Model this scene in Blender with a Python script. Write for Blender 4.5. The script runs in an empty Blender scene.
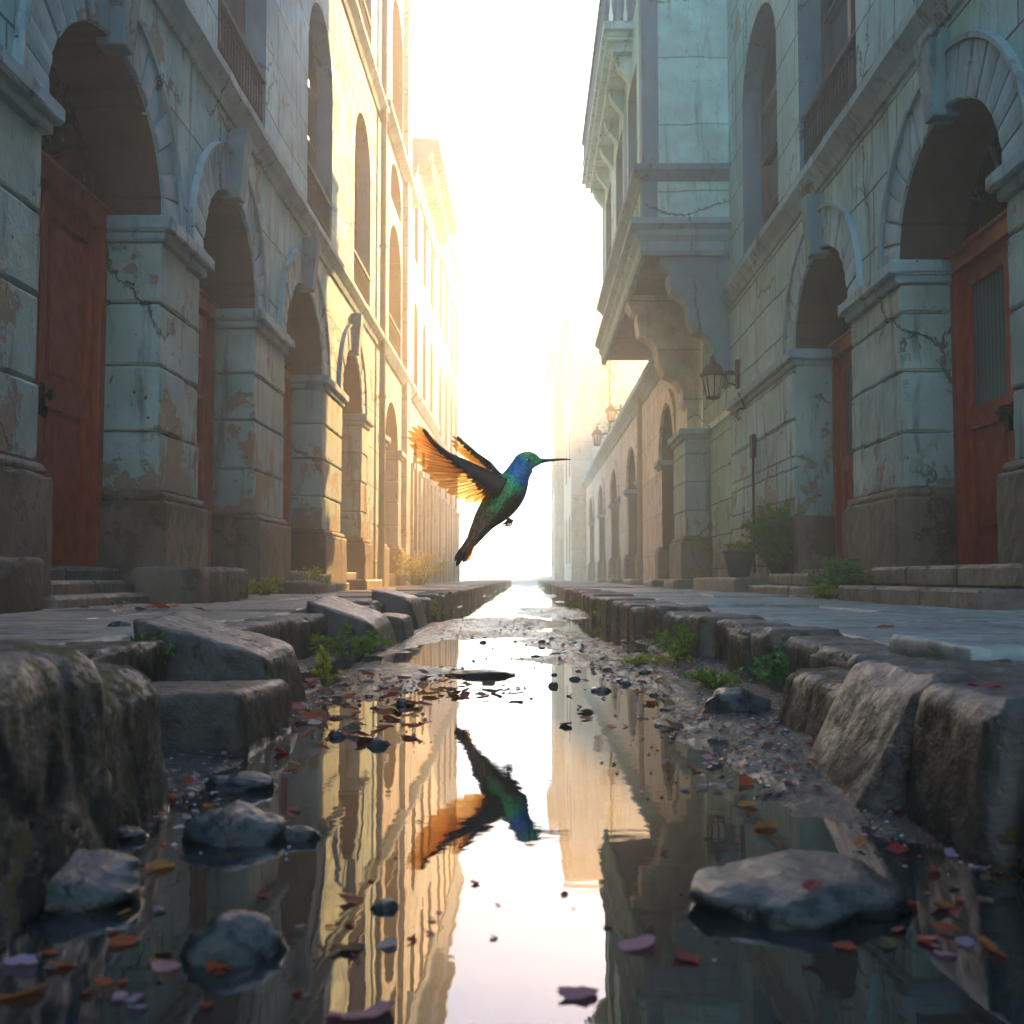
import bpy, bmesh, math, random
from mathutils import Vector, Matrix, Euler, noise
R = math.radians
rnd = random.Random(7)
S = bpy.context.scene
COL = S.collection

# ------------------------------------------------------------------ camera, sky, sun, exposure
FPX = 1130.0                      # focal length in pixels of the 1024 px frame
CAMZ = 0.365                      # the camera sits just above the puddle
cam = bpy.data.cameras.new("camera")
cam.sensor_width = 36.0
cam.lens = FPX * 36.0 / 1024.0
cam.clip_start, cam.clip_end = 0.05, 1000.0
camo = bpy.data.objects.new("camera", cam)
camo.location = (0, 0, CAMZ)
camo.rotation_euler = (R(90 + 3.3), 0, R(0.76))
COL.objects.link(camo)
S.camera = camo
cam.dof.use_dof = True
cam.dof.focus_distance = 5.6
cam.dof.aperture_fstop = 8.0

SUN_AZ, SUN_EL = 24.0, 23.0       # degrees to the right of the street axis, degrees up
world = bpy.data.worlds.new("World")
S.world = world
world.use_nodes = True
wn = world.node_tree
wn.nodes.clear()
w_out = wn.nodes.new("ShaderNodeOutputWorld")
w_bg = wn.nodes.new("ShaderNodeBackground")
w_sky = wn.nodes.new("ShaderNodeTexSky")
w_sky.sky_type = 'NISHITA'
w_sky.sun_disc = False
w_sky.sun_elevation = R(SUN_EL)
w_sky.sun_rotation = R(SUN_AZ)
w_sky.air_density = 1.3
w_sky.dust_density = 0.1
w_sky.ozone_density = 4.5
w_bg.inputs[1].default_value = 0.15
wn.links.new(w_sky.outputs[0], w_bg.inputs[0])
wn.links.new(w_bg.outputs[0], w_out.inputs[0])
sun = bpy.data.lights.new("sun", 'SUN')
sun.energy = 4.2
sun.angle = R(0.5)
sun.color = (1.0, 0.56, 0.20)
suno = bpy.data.objects.new("sun", sun)
sd = Vector((math.sin(R(SUN_AZ)) * math.cos(R(SUN_EL)), math.cos(R(SUN_AZ)) * math.cos(R(SUN_EL)), math.sin(R(SUN_EL))))
suno.rotation_euler = sd.to_track_quat('Z', 'Y').to_euler()
suno.location = (4, 20, 30)
COL.objects.link(suno)
S.view_settings.view_transform = 'Standard'
S.view_settings.look = 'None'
S.view_settings.exposure = 2.72
S.view_settings.gamma = 1.0
S.render.engine = 'CYCLES'
S.cycles.use_denoising = True
S.cycles.max_bounces = 7
S.cycles.diffuse_bounces = 3
S.cycles.glossy_bounces = 4
S.cycles.transmission_bounces = 4
S.cycles.volume_bounces = 1
S.cycles.transparent_max_bounces = 6
S.cycles.sample_clamp_indirect = 6.0
HAZE = 0.0155

# ------------------------------------------------------------------ scene constants and helpers
PAV = 0.20                        # pavement height above the puddle
XL, XR = -2.55, 2.80              # street faces of the two houses
CAMM = Matrix.Translation((0, 0, CAMZ)) @ Euler(camo.rotation_euler).to_matrix().to_4x4()

def ray(px, py):
    return (CAMM.to_3x3() @ Vector(((px - 512) / FPX, (512 - py) / FPX, -1))).normalized()

def G(px, py, z=0.0):
    d = ray(px, py)
    k = (z - CAMZ) / d.z
    return Vector((d.x * k, d.y * k, z))

def D(px, py, y):
    d = ray(px, py)
    k = y / d.y
    return Vector((d.x * k, y, CAMZ + d.z * k))

def nz(p, f=1.0, o=0.0):
    return noise.noise(Vector((p[0] * f + o, p[1] * f + o * 1.7, p[2] * f - o)))

class MB:
    """collects faces, then links them as one mesh object"""
    def __init__(self):
        self.v, self.f, self.m = [], [], []
    def vert(self, p):
        self.v.append(tuple(p)); return len(self.v) - 1
    def face(self, pts, m=0):
        i = [self.vert(p) for p in pts]
        self.f.append(i); self.m.append(m)
    def mesh(self, V, F, m=0):
        o = len(self.v)
        self.v += [tuple(p) for p in V]
        for f in F:
            self.f.append([i + o for i in f]); self.m.append(m)
    def box(self, a, b, m=0):
        x0, y0, z0 = a; x1, y1, z1 = b
        V = [(x, y, z) for z in (z0, z1) for y in (y0, y1) for x in (x0, x1)]
        self.mesh(V, [(0, 2, 3, 1), (4, 5, 7, 6), (0, 1, 5, 4), (2, 6, 7, 3), (0, 4, 6, 2), (1, 3, 7, 5)], m)
    def mbox(self, mp, s0, s1, z0, z1, t0, t1, m=0):
        a, b = mp(s0, z0, t0), mp(s1, z1, t1)
        self.box([min(a[i], b[i]) for i in range(3)], [max(a[i], b[i]) for i in range(3)], m)
    def tube(self, pts, rad, n=8, m=0, cap=True):
        pts = [Vector(p) for p in pts]
        rs = rad if isinstance(rad, (list, tuple)) else [rad] * len(pts)
        V, F = [], []
        up = None
        for i, p in enumerate(pts):
            t = (pts[min(i + 1, len(pts) - 1)] - pts[max(i - 1, 0)]).normalized()
            if up is None:
                up = Vector((0, 0, 1)) if abs(t.z) < .9 else Vector((1, 0, 0))
            a = t.cross(up).normalized(); b = a.cross(t).normalized(); up = b
            for k in range(n):
                w = 2 * math.pi * k / n
                V.append(p + (a * math.cos(w) + b * math.sin(w)) * rs[i])
        for i in range(len(pts) - 1):
            for k in range(n):
                F.append((i * n + k, i * n + (k + 1) % n, (i + 1) * n + (k + 1) % n, (i + 1) * n + k))
        if cap:
            F.append(tuple(range(n - 1, -1, -1))); F.append(tuple(range(len(V) - n, len(V))))
        self.mesh(V, F, m)
    def lathe(self, c, prof, n=16, m=0):
        V, F = [], []
        for r, z in prof:
            for k in range(n):
                w = 2 * math.pi * k / n
                V.append((c[0] + r * math.cos(w), c[1] + r * math.sin(w), c[2] + z))
        for i in range(len(prof) - 1):
            for k in range(n):
                F.append((i * n + k, i * n + (k + 1) % n, (i + 1) * n + (k + 1) % n, (i + 1) * n + k))
        F.append(tuple(range(n - 1, -1, -1))); F.append(tuple(range(len(V) - n, len(V))))
        self.mesh(V, F, m)
    def rbox(self, a, b, r=.02, cell=.07, amp=.006, chip=.02, m=0, seed=0., taper=None, freq=7.):
        """a rough stone block: rounded, chipped edges and uneven faces"""
        V, F = rough_box(a, b, r, cell, amp, chip, seed, taper, freq)
        self.mesh(V, F, m)
    def build(self, name, mats, parent=None, smooth=False, loc=None, bev=0):
        me = bpy.data.meshes.new(name)
        off = Vector(loc) if loc is not None else (Vector(parent['_o']) if parent is not None and '_o' in parent else Vector((0, 0, 0)))
        me.from_pydata([Vector(p) - off for p in self.v], [], self.f)
        mats = mats if isinstance(mats, (list, tuple)) else [mats]
        for x in mats:
            me.materials.append(x)
        me.polygons.foreach_set("material_index", [min(k, len(mats) - 1) for k in self.m])
        if smooth:
            me.polygons.foreach_set("use_smooth", [True] * len(self.f))
        bm = bmesh.new(); bm.from_mesh(me)
        bmesh.ops.recalc_face_normals(bm, faces=bm.faces)
        bm.to_mesh(me); bm.free()
        me.update()
        o = bpy.data.objects.new(name, me)
        COL.objects.link(o)
        if bev:
            q = o.modifiers.new("bevel", 'BEVEL'); q.width = bev; q.segments = 2; q.limit_method = 'ANGLE'
        if parent is not None:
            o.parent = parent
            if '_o' in parent:
                o['_o'] = tuple(off)
        elif loc is not None:
            o.location = off
        return o

def rough_box(a, b, r, cell, amp, chip, seed=0., taper=None, freq=7.):
    a, b = Vector(a), Vector(b)
    c, h = (a + b) / 2, (b - a) / 2
    r = min(r, min(h) * .9)
    def ticks(hh):
        n = max(1, int(round(2 * (hh - r) / cell)))
        mid = [-(hh - r) + 2 * (hh - r) * k / n for k in range(n + 1)]
        return [-hh, -hh + r * .35] + mid + [hh - r * .35, hh]
    T = [ticks(h[i]) for i in range(3)]
    idx, V, F = {}, [], []
    def vid(p):
        k = tuple(round(x, 5) for x in p)
        if k in idx: return idx[k]
        q = Vector([max(-(h[i] - r), min(h[i] - r, p[i])) for i in range(3)])
        d = Vector(p) - q
        ne = sum(1 for i in range(3) if abs(d[i]) > 1e-6)
        L = d.length
        n = d / L if L > 1e-9 else Vector((0, 0, 1))
        w = q + n * r
        k2 = nz(w + c, freq, seed) * .6 + nz(w + c, freq * 2.3, seed + 9) * .4
        k3 = abs(nz(w + c, freq * 1.4, seed + 17)) - .25
        w = w + n * (k2 * amp * 1.5 - k3 * amp * .9 + nz(w + c, freq * 6., seed + 2) * amp * .35)
        if cell < .03:                         # fracture lines and facets on the stones seen close
            dv = noise.voronoi((w + c) * freq * 1.1 + Vector((seed, 0, 0)))[0]
            w = w - n * (max(0., .16 - (dv[1] - dv[0])) * amp * 4.5 + dv[0] * amp * .9)
        if ne >= 2:
            ch = max(0., nz(w + c, freq * .8, seed + 31) - .06) * chip * 1.7 + max(0, nz(w + c, freq * 2.6, seed + 4)) * chip * 1.0
            w = w - n * ch
        if taper:
            w = taper(w, h)
        V.append(w + c); idx[k] = len(V) - 1
        return idx[k]
    for ax in range(3):
        u, v = (ax + 1) % 3, (ax + 2) % 3
        for sg in (-1, 1):
            for i in range(len(T[u]) - 1):
                for j in range(len(T[v]) - 1):
                    q = []
                    for (ii, jj) in ((i, j), (i + 1, j), (i + 1, j + 1), (i, j + 1)):
                        p = [0, 0, 0]; p[ax] = sg * h[ax]; p[u] = T[u][ii]; p[v] = T[v][jj]
                        q.append(vid(p))
                    F.append(tuple(q if sg > 0 else q[::-1]))
    return V, F

def tag(o, label=None, cat=None, group=None, kind=None):
    if label: o['label'] = label
    if cat: o['category'] = cat
    if group: o['group'] = group
    if kind: o['kind'] = kind
    return o

def thing(name, label, cat, loc, group=None):
    o = bpy.data.objects.new(name, None)
    o.location = loc; o.empty_display_size = .1
    COL.objects.link(o)
    o['_o'] = tuple(loc)
    return tag(o, label, cat, group)

def dup(root, loc, rot=None, scale=None, label=None, group=None):
    r = root.copy(); COL.objects.link(r); r.location = loc
    if rot is not None: r.rotation_euler = rot
    if scale is not None: r.scale = scale
    if label: r['label'] = label
    if group: r['group'] = group
    for ch in list(root.children):
        c = ch.copy(); COL.objects.link(c); c.parent = r
        for g in ch.children:
            d = g.copy(); COL.objects.link(d); d.parent = c
    return r

# ------------------------------------------------------------------ materials
class NT:
    def __init__(self, name):
        self.mat = bpy.data.materials.new(name)
        self.mat.use_nodes = True
        self.t = self.mat.node_tree
        self.t.nodes.clear()
        self.out = self.n("OutputMaterial")
        self.p = self.n("BsdfPrincipled")
        self.l(self.p.outputs[0], self.out.inputs[0])
        self._pos = None
    def n(self, typ, **kw):
        nd = self.t.nodes.new("ShaderNode" + typ)
        for k, v in kw.items(): setattr(nd, k, v)
        return nd
    def l(self, a, b): self.t.links.new(a, b)
    def set(self, sock, v):
        if hasattr(v, 'is_output') or isinstance(v, bpy.types.NodeSocket): self.l(v, sock)
        else: sock.default_value = v
    def pos(self):
        if self._pos is None: self._pos = self.n("NewGeometry").outputs['Position']
        return self._pos
    def obj(self):
        tc = self.n("TexCoord"); oi = self.n("ObjectInfo")
        m = self.math('MULTIPLY', oi.outputs['Random'], 37.)
        cb = self.n("CombineXYZ")
        for i in range(3): self.l(m, cb.inputs[i])
        return self.vec('ADD', tc.outputs['Object'], cb.outputs[0])
    def math(self, op, a, b=0., c=None, clamp=False):
        nd = self.n("Math", operation=op, use_clamp=clamp)
        self.set(nd.inputs[0], a); self.set(nd.inputs[1], b)
        if c is not None: self.set(nd.inputs[2], c)
        return nd.outputs[0]
    def vec(self, op, a, b):
        nd = self.n("VectorMath", operation=op)
        self.set(nd.inputs[0], a); self.set(nd.inputs[1], b)
        return nd.outputs[0]
    def noise(self, v, scale, detail=5., rough=.6, dist=0., col=False):
        nd = self.n("TexNoise")
        self.l(v, nd.inputs['Vector'])
        nd.inputs['Scale'].default_value = scale
        nd.inputs['Detail'].default_value = detail
        nd.inputs['Roughness'].default_value = rough
        nd.inputs['Distortion'].default_value = dist
        return nd.outputs['Color' if col else 'Fac']
    def voro(self, v, scale, feature='F1', out='Distance', rnd_=1.):
        nd = self.n("TexVoronoi", feature=feature)
        self.l(v, nd.inputs['Vector'])
        nd.inputs['Scale'].default_value = scale
        nd.inputs['Randomness'].default_value = rnd_
        return nd.outputs[out]
    def ramp(self, fac, a, b, c0=0., c1=1.):
        nd = self.n("MapRange", clamp=True, interpolation_type='SMOOTHSTEP')
        self.set(nd.inputs['Value'], fac)
        for k, v in (('From Min', a), ('From Max', b), ('To Min', c0), ('To Max', c1)): nd.inputs[k].default_value = v
        return nd.outputs[0]
    def mix(self, f, a, b, mode='MIX'):
        nd = self.n("Mix", data_type='RGBA', blend_type=mode)
        self.set(nd.inputs[0], f)
        for s, v in ((nd.inputs[6], a), (nd.inputs[7], b)):
            if isinstance(v, (tuple, list)): v = tuple(v)[:3] + (1.,)
            self.set(s, v)
        return nd.outputs[2]
    def scale(self, v, s):
        return self.vec('MULTIPLY', v, s)
    def sep(self, v):
        nd = self.n("SeparateXYZ"); self.l(v, nd.inputs[0]); return nd.outputs
    def comb(self, x, y, z=0.):
        nd = self.n("CombineXYZ")
        for i, q in enumerate((x, y, z)): self.set(nd.inputs[i], q)
        return nd.outputs[0]
    def bump(self, h, dist=.02, strength=1., normal=None):
        nd = self.n("Bump")
        nd.inputs['Strength'].default_value = strength
        nd.inputs['Distance'].default_value = dist
        self.l(h, nd.inputs['Height'])
        if normal is not None: self.l(normal, nd.inputs['Normal'])
        return nd.outputs[0]
    def done(self, col=None, rough=None, nrm=None, **kw):
        P = self.p.inputs
        if col is not None: self.set(P['Base Color'], tuple(col)[:3] + (1.,) if isinstance(col, (tuple, list)) else col)
        if rough is not None: self.set(P['Roughness'], rough)
        if nrm is not None: self.l(nrm, P['Normal'])
        for k, v in kw.items(): self.set(P[k.replace('_', ' ')], v)
        return self.mat

def wall_mat(name, light, dark, under, joints=True, bw=1.15, bh=.56, low=1.0, jd=1.0, wear=.5, blue=None):
    """old limewashed masonry: flaking wash, rain streaks, pits, hairline cracks, joints"""
    N = NT(name)
    P = N.pos()
    wob = N.noise(P, 1.7, 3., .6, col=True)
    Pd = N.vec('ADD', P, N.scale(N.vec('SUBTRACT', wob, (.5, .5, .5)), (.16, .16, .16)))
    big = N.noise(P, .55, 6., .62)
    med = N.noise(Pd, 2.6, 7., .68)
    fine = N.noise(P, 24., 5., .7)
    col = N.mix(N.ramp(big, .35, .66), light, dark)
    col = N.mix(N.ramp(med, .32, .70, 0., .72), col, tuple(x * .55 for x in light))
    if blue is not None:
        col = N.mix(N.ramp(N.noise(Pd, .9, 5., .6), .42, .6, 0., .8), col, blue)
    # rain streaks
    st = N.noise(N.scale(Pd, (3.2, 3.2, .28)), 2.2, 5., .65)
    col = N.mix(N.ramp(st, .52, .70, 0., .78), col, tuple(x * .33 for x in dark))
    # flaked patches, more of them low on the wall
    z = N.sep(P)[2]
    lowf = N.ramp(z, .1, 2.6, .16 * low, 0.)
    fl = N.math('ADD', N.noise(Pd, 1.35, 8., .72), lowf)
    fl = N.math('ADD', fl, N.math('MULTIPLY', N.math('SUBTRACT', N.noise(P, 13., 4., .7), .5), .10))
    flake = N.ramp(fl, .625 - .05 * wear, .655 - .05 * wear)
    col = N.mix(N.math('MULTIPLY', flake, .85), col, under)
    grime = N.ramp(z, .15, 1.5, .6 * low, 0.)
    col = N.mix(N.math('MULTIPLY', grime, N.ramp(med, .25, .65)), col, tuple(x * .45 for x in under))
    # pits and hairlines
    pit = N.ramp(N.voro(Pd, 9.), .05, .12, 1., 0.)
    pit = N.math('MULTIPLY', pit, N.ramp(N.noise(P, 2.1, 3., .5), .48, .6))
    Pc = N.vec('ADD', P, N.scale(N.vec('SUBTRACT', N.noise(P, 3.5, 6., .7, col=True), (.5, .5, .5)), (.45, .45, .45)))
    cr = N.ramp(N.voro(Pc, .55, 'DISTANCE_TO_EDGE'), .002, .011, 1., 0.)
    cr = N.math('MULTIPLY', cr, N.ramp(N.noise(P, .8, 2., .5), .45, .55))
    chp = N.noise(N.scale(Pd, (7., 7., 2.6)), 2.4, 6., .72)
    chp = N.math('MULTIPLY', N.ramp(chp, .64, .68), N.ramp(N.noise(P, 1.6, 3., .5), .42, .6))
    scr = N.math('MULTIPLY', N.ramp(N.noise(N.scale(Pd, (16., 16., .8)), 2., 4., .6), .70, .74), .8)
    dk = N.math('MAXIMUM', N.math('MAXIMUM', pit, cr), N.math('MAXIMUM', chp, scr))
    h = N.math('ADD', N.math('MULTIPLY', med, .55), N.math('MULTIPLY', fine, .17))
    h = N.math('SUBTRACT', h, N.math('MULTIPLY', flake, .28))
    if joints:
        sx = N.sep(N.vec('ADD', P, N.scale(N.vec('SUBTRACT', wob, (.5, .5, .5)), (.07, .07, .07))))
        br = N.n("TexBrick")
        N.l(N.comb(sx[1], sx[2]), br.inputs['Vector'])
        br.offset = .43; br.squash = 1.0
        for k, v in (('Scale', 1.), ('Mortar Size', .012), ('Mortar Smooth', .35), ('Brick Width', bw), ('Row Height', bh), ('Bias', 0.)):
            br.inputs[k].default_value = v
        br.inputs['Color1'].default_value = (.35, .35, .35, 1); br.inputs['Color2'].default_value = (.65, .65, .65, 1)
        jn = N.math('MULTIPLY', br.outputs['Fac'], N.ramp(N.noise(P, 1.1, 4., .6), .3, .5, .25, 1.))
        jn = N.math('MULTIPLY', jn, jd)
        tone = N.sep(br.outputs['Color'])[0]
        col = N.mix(.35, col, N.mix(1., col, N.comb(tone, tone, tone), 'OVERLAY'))
        dk = N.math('MAXIMUM', dk, jn)
    col = N.mix(N.math('MULTIPLY', dk, .85), col, (.025, .022, .02))
    h = N.math('SUBTRACT', h, N.math('MULTIPLY', dk, .5))
    return N.done(col, N.ramp(med, .2, .8, .62, .9), N.bump(h, .035, .9), Specular_IOR_Level=.35)

def stone_mat(name, light, dark, moss=.0, rough=(.35, .7), bump=.02, scale=1., world_pos=False, wet=False, mosscol=(.075, .075, .010)):
    N = NT(name)
    P = N.pos() if world_pos else N.obj()
    P = N.scale(P, (scale,) * 3)
    a = N.noise(P, 4., 8., .68)
    b = N.noise(P, 17., 6., .7)
    c = N.noise(P, 75., 4., .6)
    v = N.voro(N.vec('ADD', P, N.scale(N.noise(P, 5., 4., .6, col=True), (.2, .2, .2))), 6., 'DISTANCE_TO_EDGE')
    col = N.mix(N.ramp(a, .32, .68), light, dark)
    col = N.mix(N.ramp(b, .4, .75, 0., .6), col, tuple(x * .5 for x in dark))
    col = N.mix(N.ramp(c, .55, .75, 0., .35), col, tuple(min(1, x * 1.7) for x in light))
    crk = N.ramp(v, .0, .012, 1., 0.)
    crk = N.math('MULTIPLY', crk, N.ramp(a, .45, .6))
    col = N.mix(N.math('MULTIPLY', crk, .6), col, (.015, .013, .012))
    h = N.math('ADD', N.math('MULTIPLY', a, .6), N.math('MULTIPLY', b, .3))
    h = N.math('ADD', h, N.math('MULTIPLY', c, .10))
    h = N.math('SUBTRACT', h, N.math('MULTIPLY', crk, .2))
    rr = N.ramp(b, .3, .7, rough[0], rough[1])
    if wet:                                   # soaked and darker just above the waterline
        zz = N.math('ADD', N.sep(N.pos())[2], N.math('MULTIPLY', N.math('SUBTRACT', b, .5), .02))
        k = N.ramp(zz, .008, .020, 1., 0.)
        col = N.mix(N.math('MULTIPLY', k, .7), col, tuple(x * .3 for x in dark))
        rr = N.math('SUBTRACT', rr, N.math('MULTIPLY', k, .2))
    if moss > 0:
        m = N.noise(P, 7., 7., .72)
        mz = N.ramp(m, .66 - .22 * moss, .74 - .22 * moss)
        mc = N.mix(N.noise(P, 30., 3., .6), mosscol, (.16, .10, .012))
        col = N.mix(N.math('MULTIPLY', mz, .9), col, mc)
        h = N.math('ADD', h, N.math('MULTIPLY', N.math('MULTIPLY', mz, N.noise(P, 120., 3., .6)), .5))
        rr = N.math('MAXIMUM', rr, N.math('MULTIPLY', mz, .85))
    return N.done(col, rr, N.bump(h, bump, 1.), Specular_IOR_Level=.5)

def plain_mat(name, col, rough=.5, var=.4, nscale=14., bump=.003, metal=0., **kw):
    N = NT(name)
    P = N.obj()
    a = N.noise(P, nscale, 5., .65)
    c = N.mix(N.ramp(a, .3, .7, 0., var), col, tuple(x * .35 for x in col))
    return N.done(c, N.ramp(a, .2, .8, max(.05, rough - .12), min(1, rough + .15)), N.bump(a, bump, .7), Metallic=metal, **kw)

M = {}
M['wall_left'] = wall_mat('limewashed_stone', (.31, .585, .60), (.165, .38, .41), (.19, .125, .075), bw=1.5, bh=.62, jd=.7, wear=.35)  # teal of the cool street shade put into the near wall and pier colours
M['wall_right'] = wall_mat('worn_ashlar', (.34, .58, .59), (.18, .375, .40), (.17, .115, .075), bw=1.05, bh=.5, wear=.25)
M['wall_pale'] = wall_mat('pale_plaster', (.42, .74, .70), (.28, .56, .54), (.30, .28, .24), bw=1.9, bh=.95, jd=.45, low=.3, wear=-.6)
M['wall_far'] = wall_mat('mist_pale_plaster', (.66, .60, .49), (.56, .50, .40), (.42, .34, .25), bw=1.6, bh=.8, jd=.4, low=.6, wear=-.2)  # paleness of the glowing mist put into the colour of distant walls
M['pier'] = wall_mat('pier_stone', (.32, .475, .46), (.18, .30, .30), (.20, .13, .08), joints=False, wear=.4)
M['plinth'] = wall_mat('plinth_stone', (.19, .15, .115), (.11, .088, .07), (.07, .046, .03), joints=False, low=.5, wear=.6)
M['trim'] = wall_mat('moulded_stone', (.28, .46, .52), (.14, .27, .32), (.15, .11, .08), joints=False, low=0., wear=.2)
M['reveal_blue'] = wall_mat('blue_limewash', (.10, .24, .31), (.06, .16, .22), (.17, .19, .18), joints=False, low=0., wear=-.5)
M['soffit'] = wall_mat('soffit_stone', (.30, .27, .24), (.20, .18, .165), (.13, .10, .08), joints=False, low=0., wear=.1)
M['door'] = plain_mat('red_door_paint', (.42, .030, .013), .42, .55, 9., .004)
M['door_dark'] = plain_mat('dark_red_paint', (.33, .026, .012), .45, .5, 9., .004)
M['frame'] = plain_mat('dark_window_paint', (.040, .024, .028), .5, .4)
M['iron'] = plain_mat('wrought_iron', (.010, .013, .018), .7, .3, 30., .002, 0., Specular_IOR_Level=.15)
M['brass'] = plain_mat('worn_brass', (.25, .15, .05), .4, .5, 30., .002, .8)
M['pipe'] = plain_mat('painted_pipe', (.26, .22, .18), .5, .4)
N_ = NT('window_glass'); M['glass'] = N_.done((.025, .05, .065), .08, N_.bump(N_.noise(N_.pos(), 2.5, 2., .5), .02, .25), Specular_IOR_Level=.7)
N_ = NT('curtain_glass'); P_ = N_.pos(); w_ = N_.n("TexWave"); N_.l(P_, w_.inputs[0]); w_.bands_direction = 'Y'; w_.inputs['Scale'].default_value = 5.; w_.inputs['Distortion'].default_value = 1.2
M['curtain'] = N_.done(N_.mix(w_.outputs['Fac'], (.05, .075, .085), (.13, .15, .15)), .12, None, Specular_IOR_Level=.6)
M['tymp'] = plain_mat('dark_fanlight', (.02, .025, .03), .2, .3)
M['kerb'] = stone_mat('kerb_stone', (.15, .115, .085), (.065, .05, .04), .35, (.4, .75), .024, 1.6, wet=True)
M['slab'] = stone_mat('paving_slab', (.29, .33, .315), (.12, .145, .14), .06, (.42, .7), .016, world_pos=True)
M['slab_sunlit'] = stone_mat('sunlit_paving_slab', (.38, .30, .225), (.16, .125, .10), .05, (.42, .7), .016, world_pos=True)  # same paving tinted warm: sunlight on the left pavement put into the colour
M['block'] = stone_mat('mossy_block', (.050, .043, .036), (.016, .014, .012), .72, (.25, .6), .022, 1.8, wet=True)
M['block_dry'] = stone_mat('bare_block', (.075, .061, .049), (.025, .021, .018), .3, (.25, .55), .022, 1.8, wet=True)
M['rock'] = stone_mat('river_stone', (.036, .047, .050), (.012, .017, .020), .0, (.08, .30), .018, 2.2, wet=True)
M['step'] = stone_mat('step_stone', (.20, .155, .12), (.10, .08, .065), .05, (.45, .75), .02, world_pos=True)
# ------------------------------------------------------------------ ground, channel bed, puddle, pavements
g = MB(); g.box((-15, -26.5, -.40), (15, 71, -.14))
tag(g.build('ground', M['slab']), kind='structure')

def mud(x, y):
    """height of the silt in the channel: mostly under water, with banks that come out of it"""
    h = -.036
    def bump_(cx, cy, rx, ry, a):
        q = ((x - cx) / rx) ** 2 + ((y - cy) / ry) ** 2
        return a * math.exp(-q)
    h += bump_(.52, 3.0, .26, 1.1, .046)
    h += bump_(.62, 2.2, .24, .5, .042)
    h += bump_(.50, 4.7, .34, .9, .052)
    h += bump_(.66, 1.35, .16, .5, .034)
    h += bump_(.20, 6.1, .45, .55, .050) + bump_(.05, 5.05, .40, .20, .034) + bump_(-.25, 7.3, .5, .5, .042)
    h += bump_(-.15, 9.0, .45, 1.0, .036)
    h += bump_(.35, 12.5, .6, 1.6, .034)
    h += bump_(-.50, 3.75, .26, .45, .040)
    h += bump_(-.72, 2.75, .14, .9, .038)
    h += bump_(-.62, 1.95, .14, .5, .034)
    h += bump_(-.66, 6.4, .22, 2.4, .040)
    h += bump_(-.42, 4.4, .3, .4, .044)
    if y > 5:                                 # shallow bars break the far water into wet strips
        k = min(1., (y - 5) / 2.5)
        h += k * .052 * max(0., noise.noise(Vector((x * 1.3 + 7, y * .75, 5.))) + .28) * (1.2 if x > -.1 else .9)
    h += .050 * max(0., min(1., (-.80 - x) / .16)) + .050 * max(0., min(1., (x - .60) / .16))
    h += .016 * noise.noise(Vector((x * 3.1, y * 1.6, 3.))) + .010 * noise.noise(Vector((x * 9., y * 6., 8.)))
    h += .006 * noise.noise(Vector((x * 31., y * 25., 1.)))
    return h
ys = []
y = .35
while y < 60:
    ys.append(y); y += max(.012, y * .0085)
xs = [-1.25 + 2.35 * i / 170 for i in range(171)]
V = [(x, y, mud(x, y)) for y in ys for x in xs]
F = [(j * 171 + i, j * 171 + i + 1, (j + 1) * 171 + i + 1, (j + 1) * 171 + i) for j in range(len(ys) - 1) for i in range(170)]
g = MB(); g.mesh(V, F)
N_ = NT('wet_silt'); P_ = N_.pos()
a_ = N_.noise(P_, 6., 7., .7); b_ = N_.noise(P_, 60., 5., .75)
c_ = N_.mix(N_.ramp(a_, .3, .7), (.06, .058, .056), (.022, .023, .025))
c_ = N_.mix(N_.ramp(b_, .55, .75, 0., .6), c_, (.17, .16, .15))
M['mud'] = N_.done(c_, N_.ramp(b_, .35, .7, .10, .38), N_.bump(N_.math('ADD', N_.math('MULTIPLY', a_, .3), b_), .02, .9), Specular_IOR_Level=.6)
tag(g.build('silt', M['mud'], smooth=True), kind='structure')

N_ = NT('still_water'); P_ = N_.pos()
r1 = N_.noise(N_.scale(P_, (5., 9., 1.)), 1.0, 2., .5)
r2 = N_.noise(N_.scale(P_, (22., 55., 1.)), 1.0, 2., .5)
h_ = N_.math('ADD', r1, N_.math('MULTIPLY', r2, .16))
M['water'] = N_.done((.012, .016, .017), .015, N_.bump(h_, .0010, .35), IOR=1.55, Specular_IOR_Level=.5)
g = MB(); g.face([(-1.3, -6, 0), (1.15, -6, 0), (1.15, 70.5, 0), (-1.3, 70.5, 0)])
tag(g.build('water', M['water']), kind='structure')

# the street climbs a little at its far end
g = MB(); V = []; n = 12
for k in range(n + 1):
    y_ = 60 + 10.8 * k / n; z_ = -.02 + .47 * (k / n) ** 1.6
    V += [(-2.6, y_, z_), (1.6, y_, z_)]
g.mesh(V, [(2 * k, 2 * k + 1, 2 * k + 3, 2 * k + 2) for k in range(n)])
tag(g.build('road', M['slab'], smooth=True), kind='structure')

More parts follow.
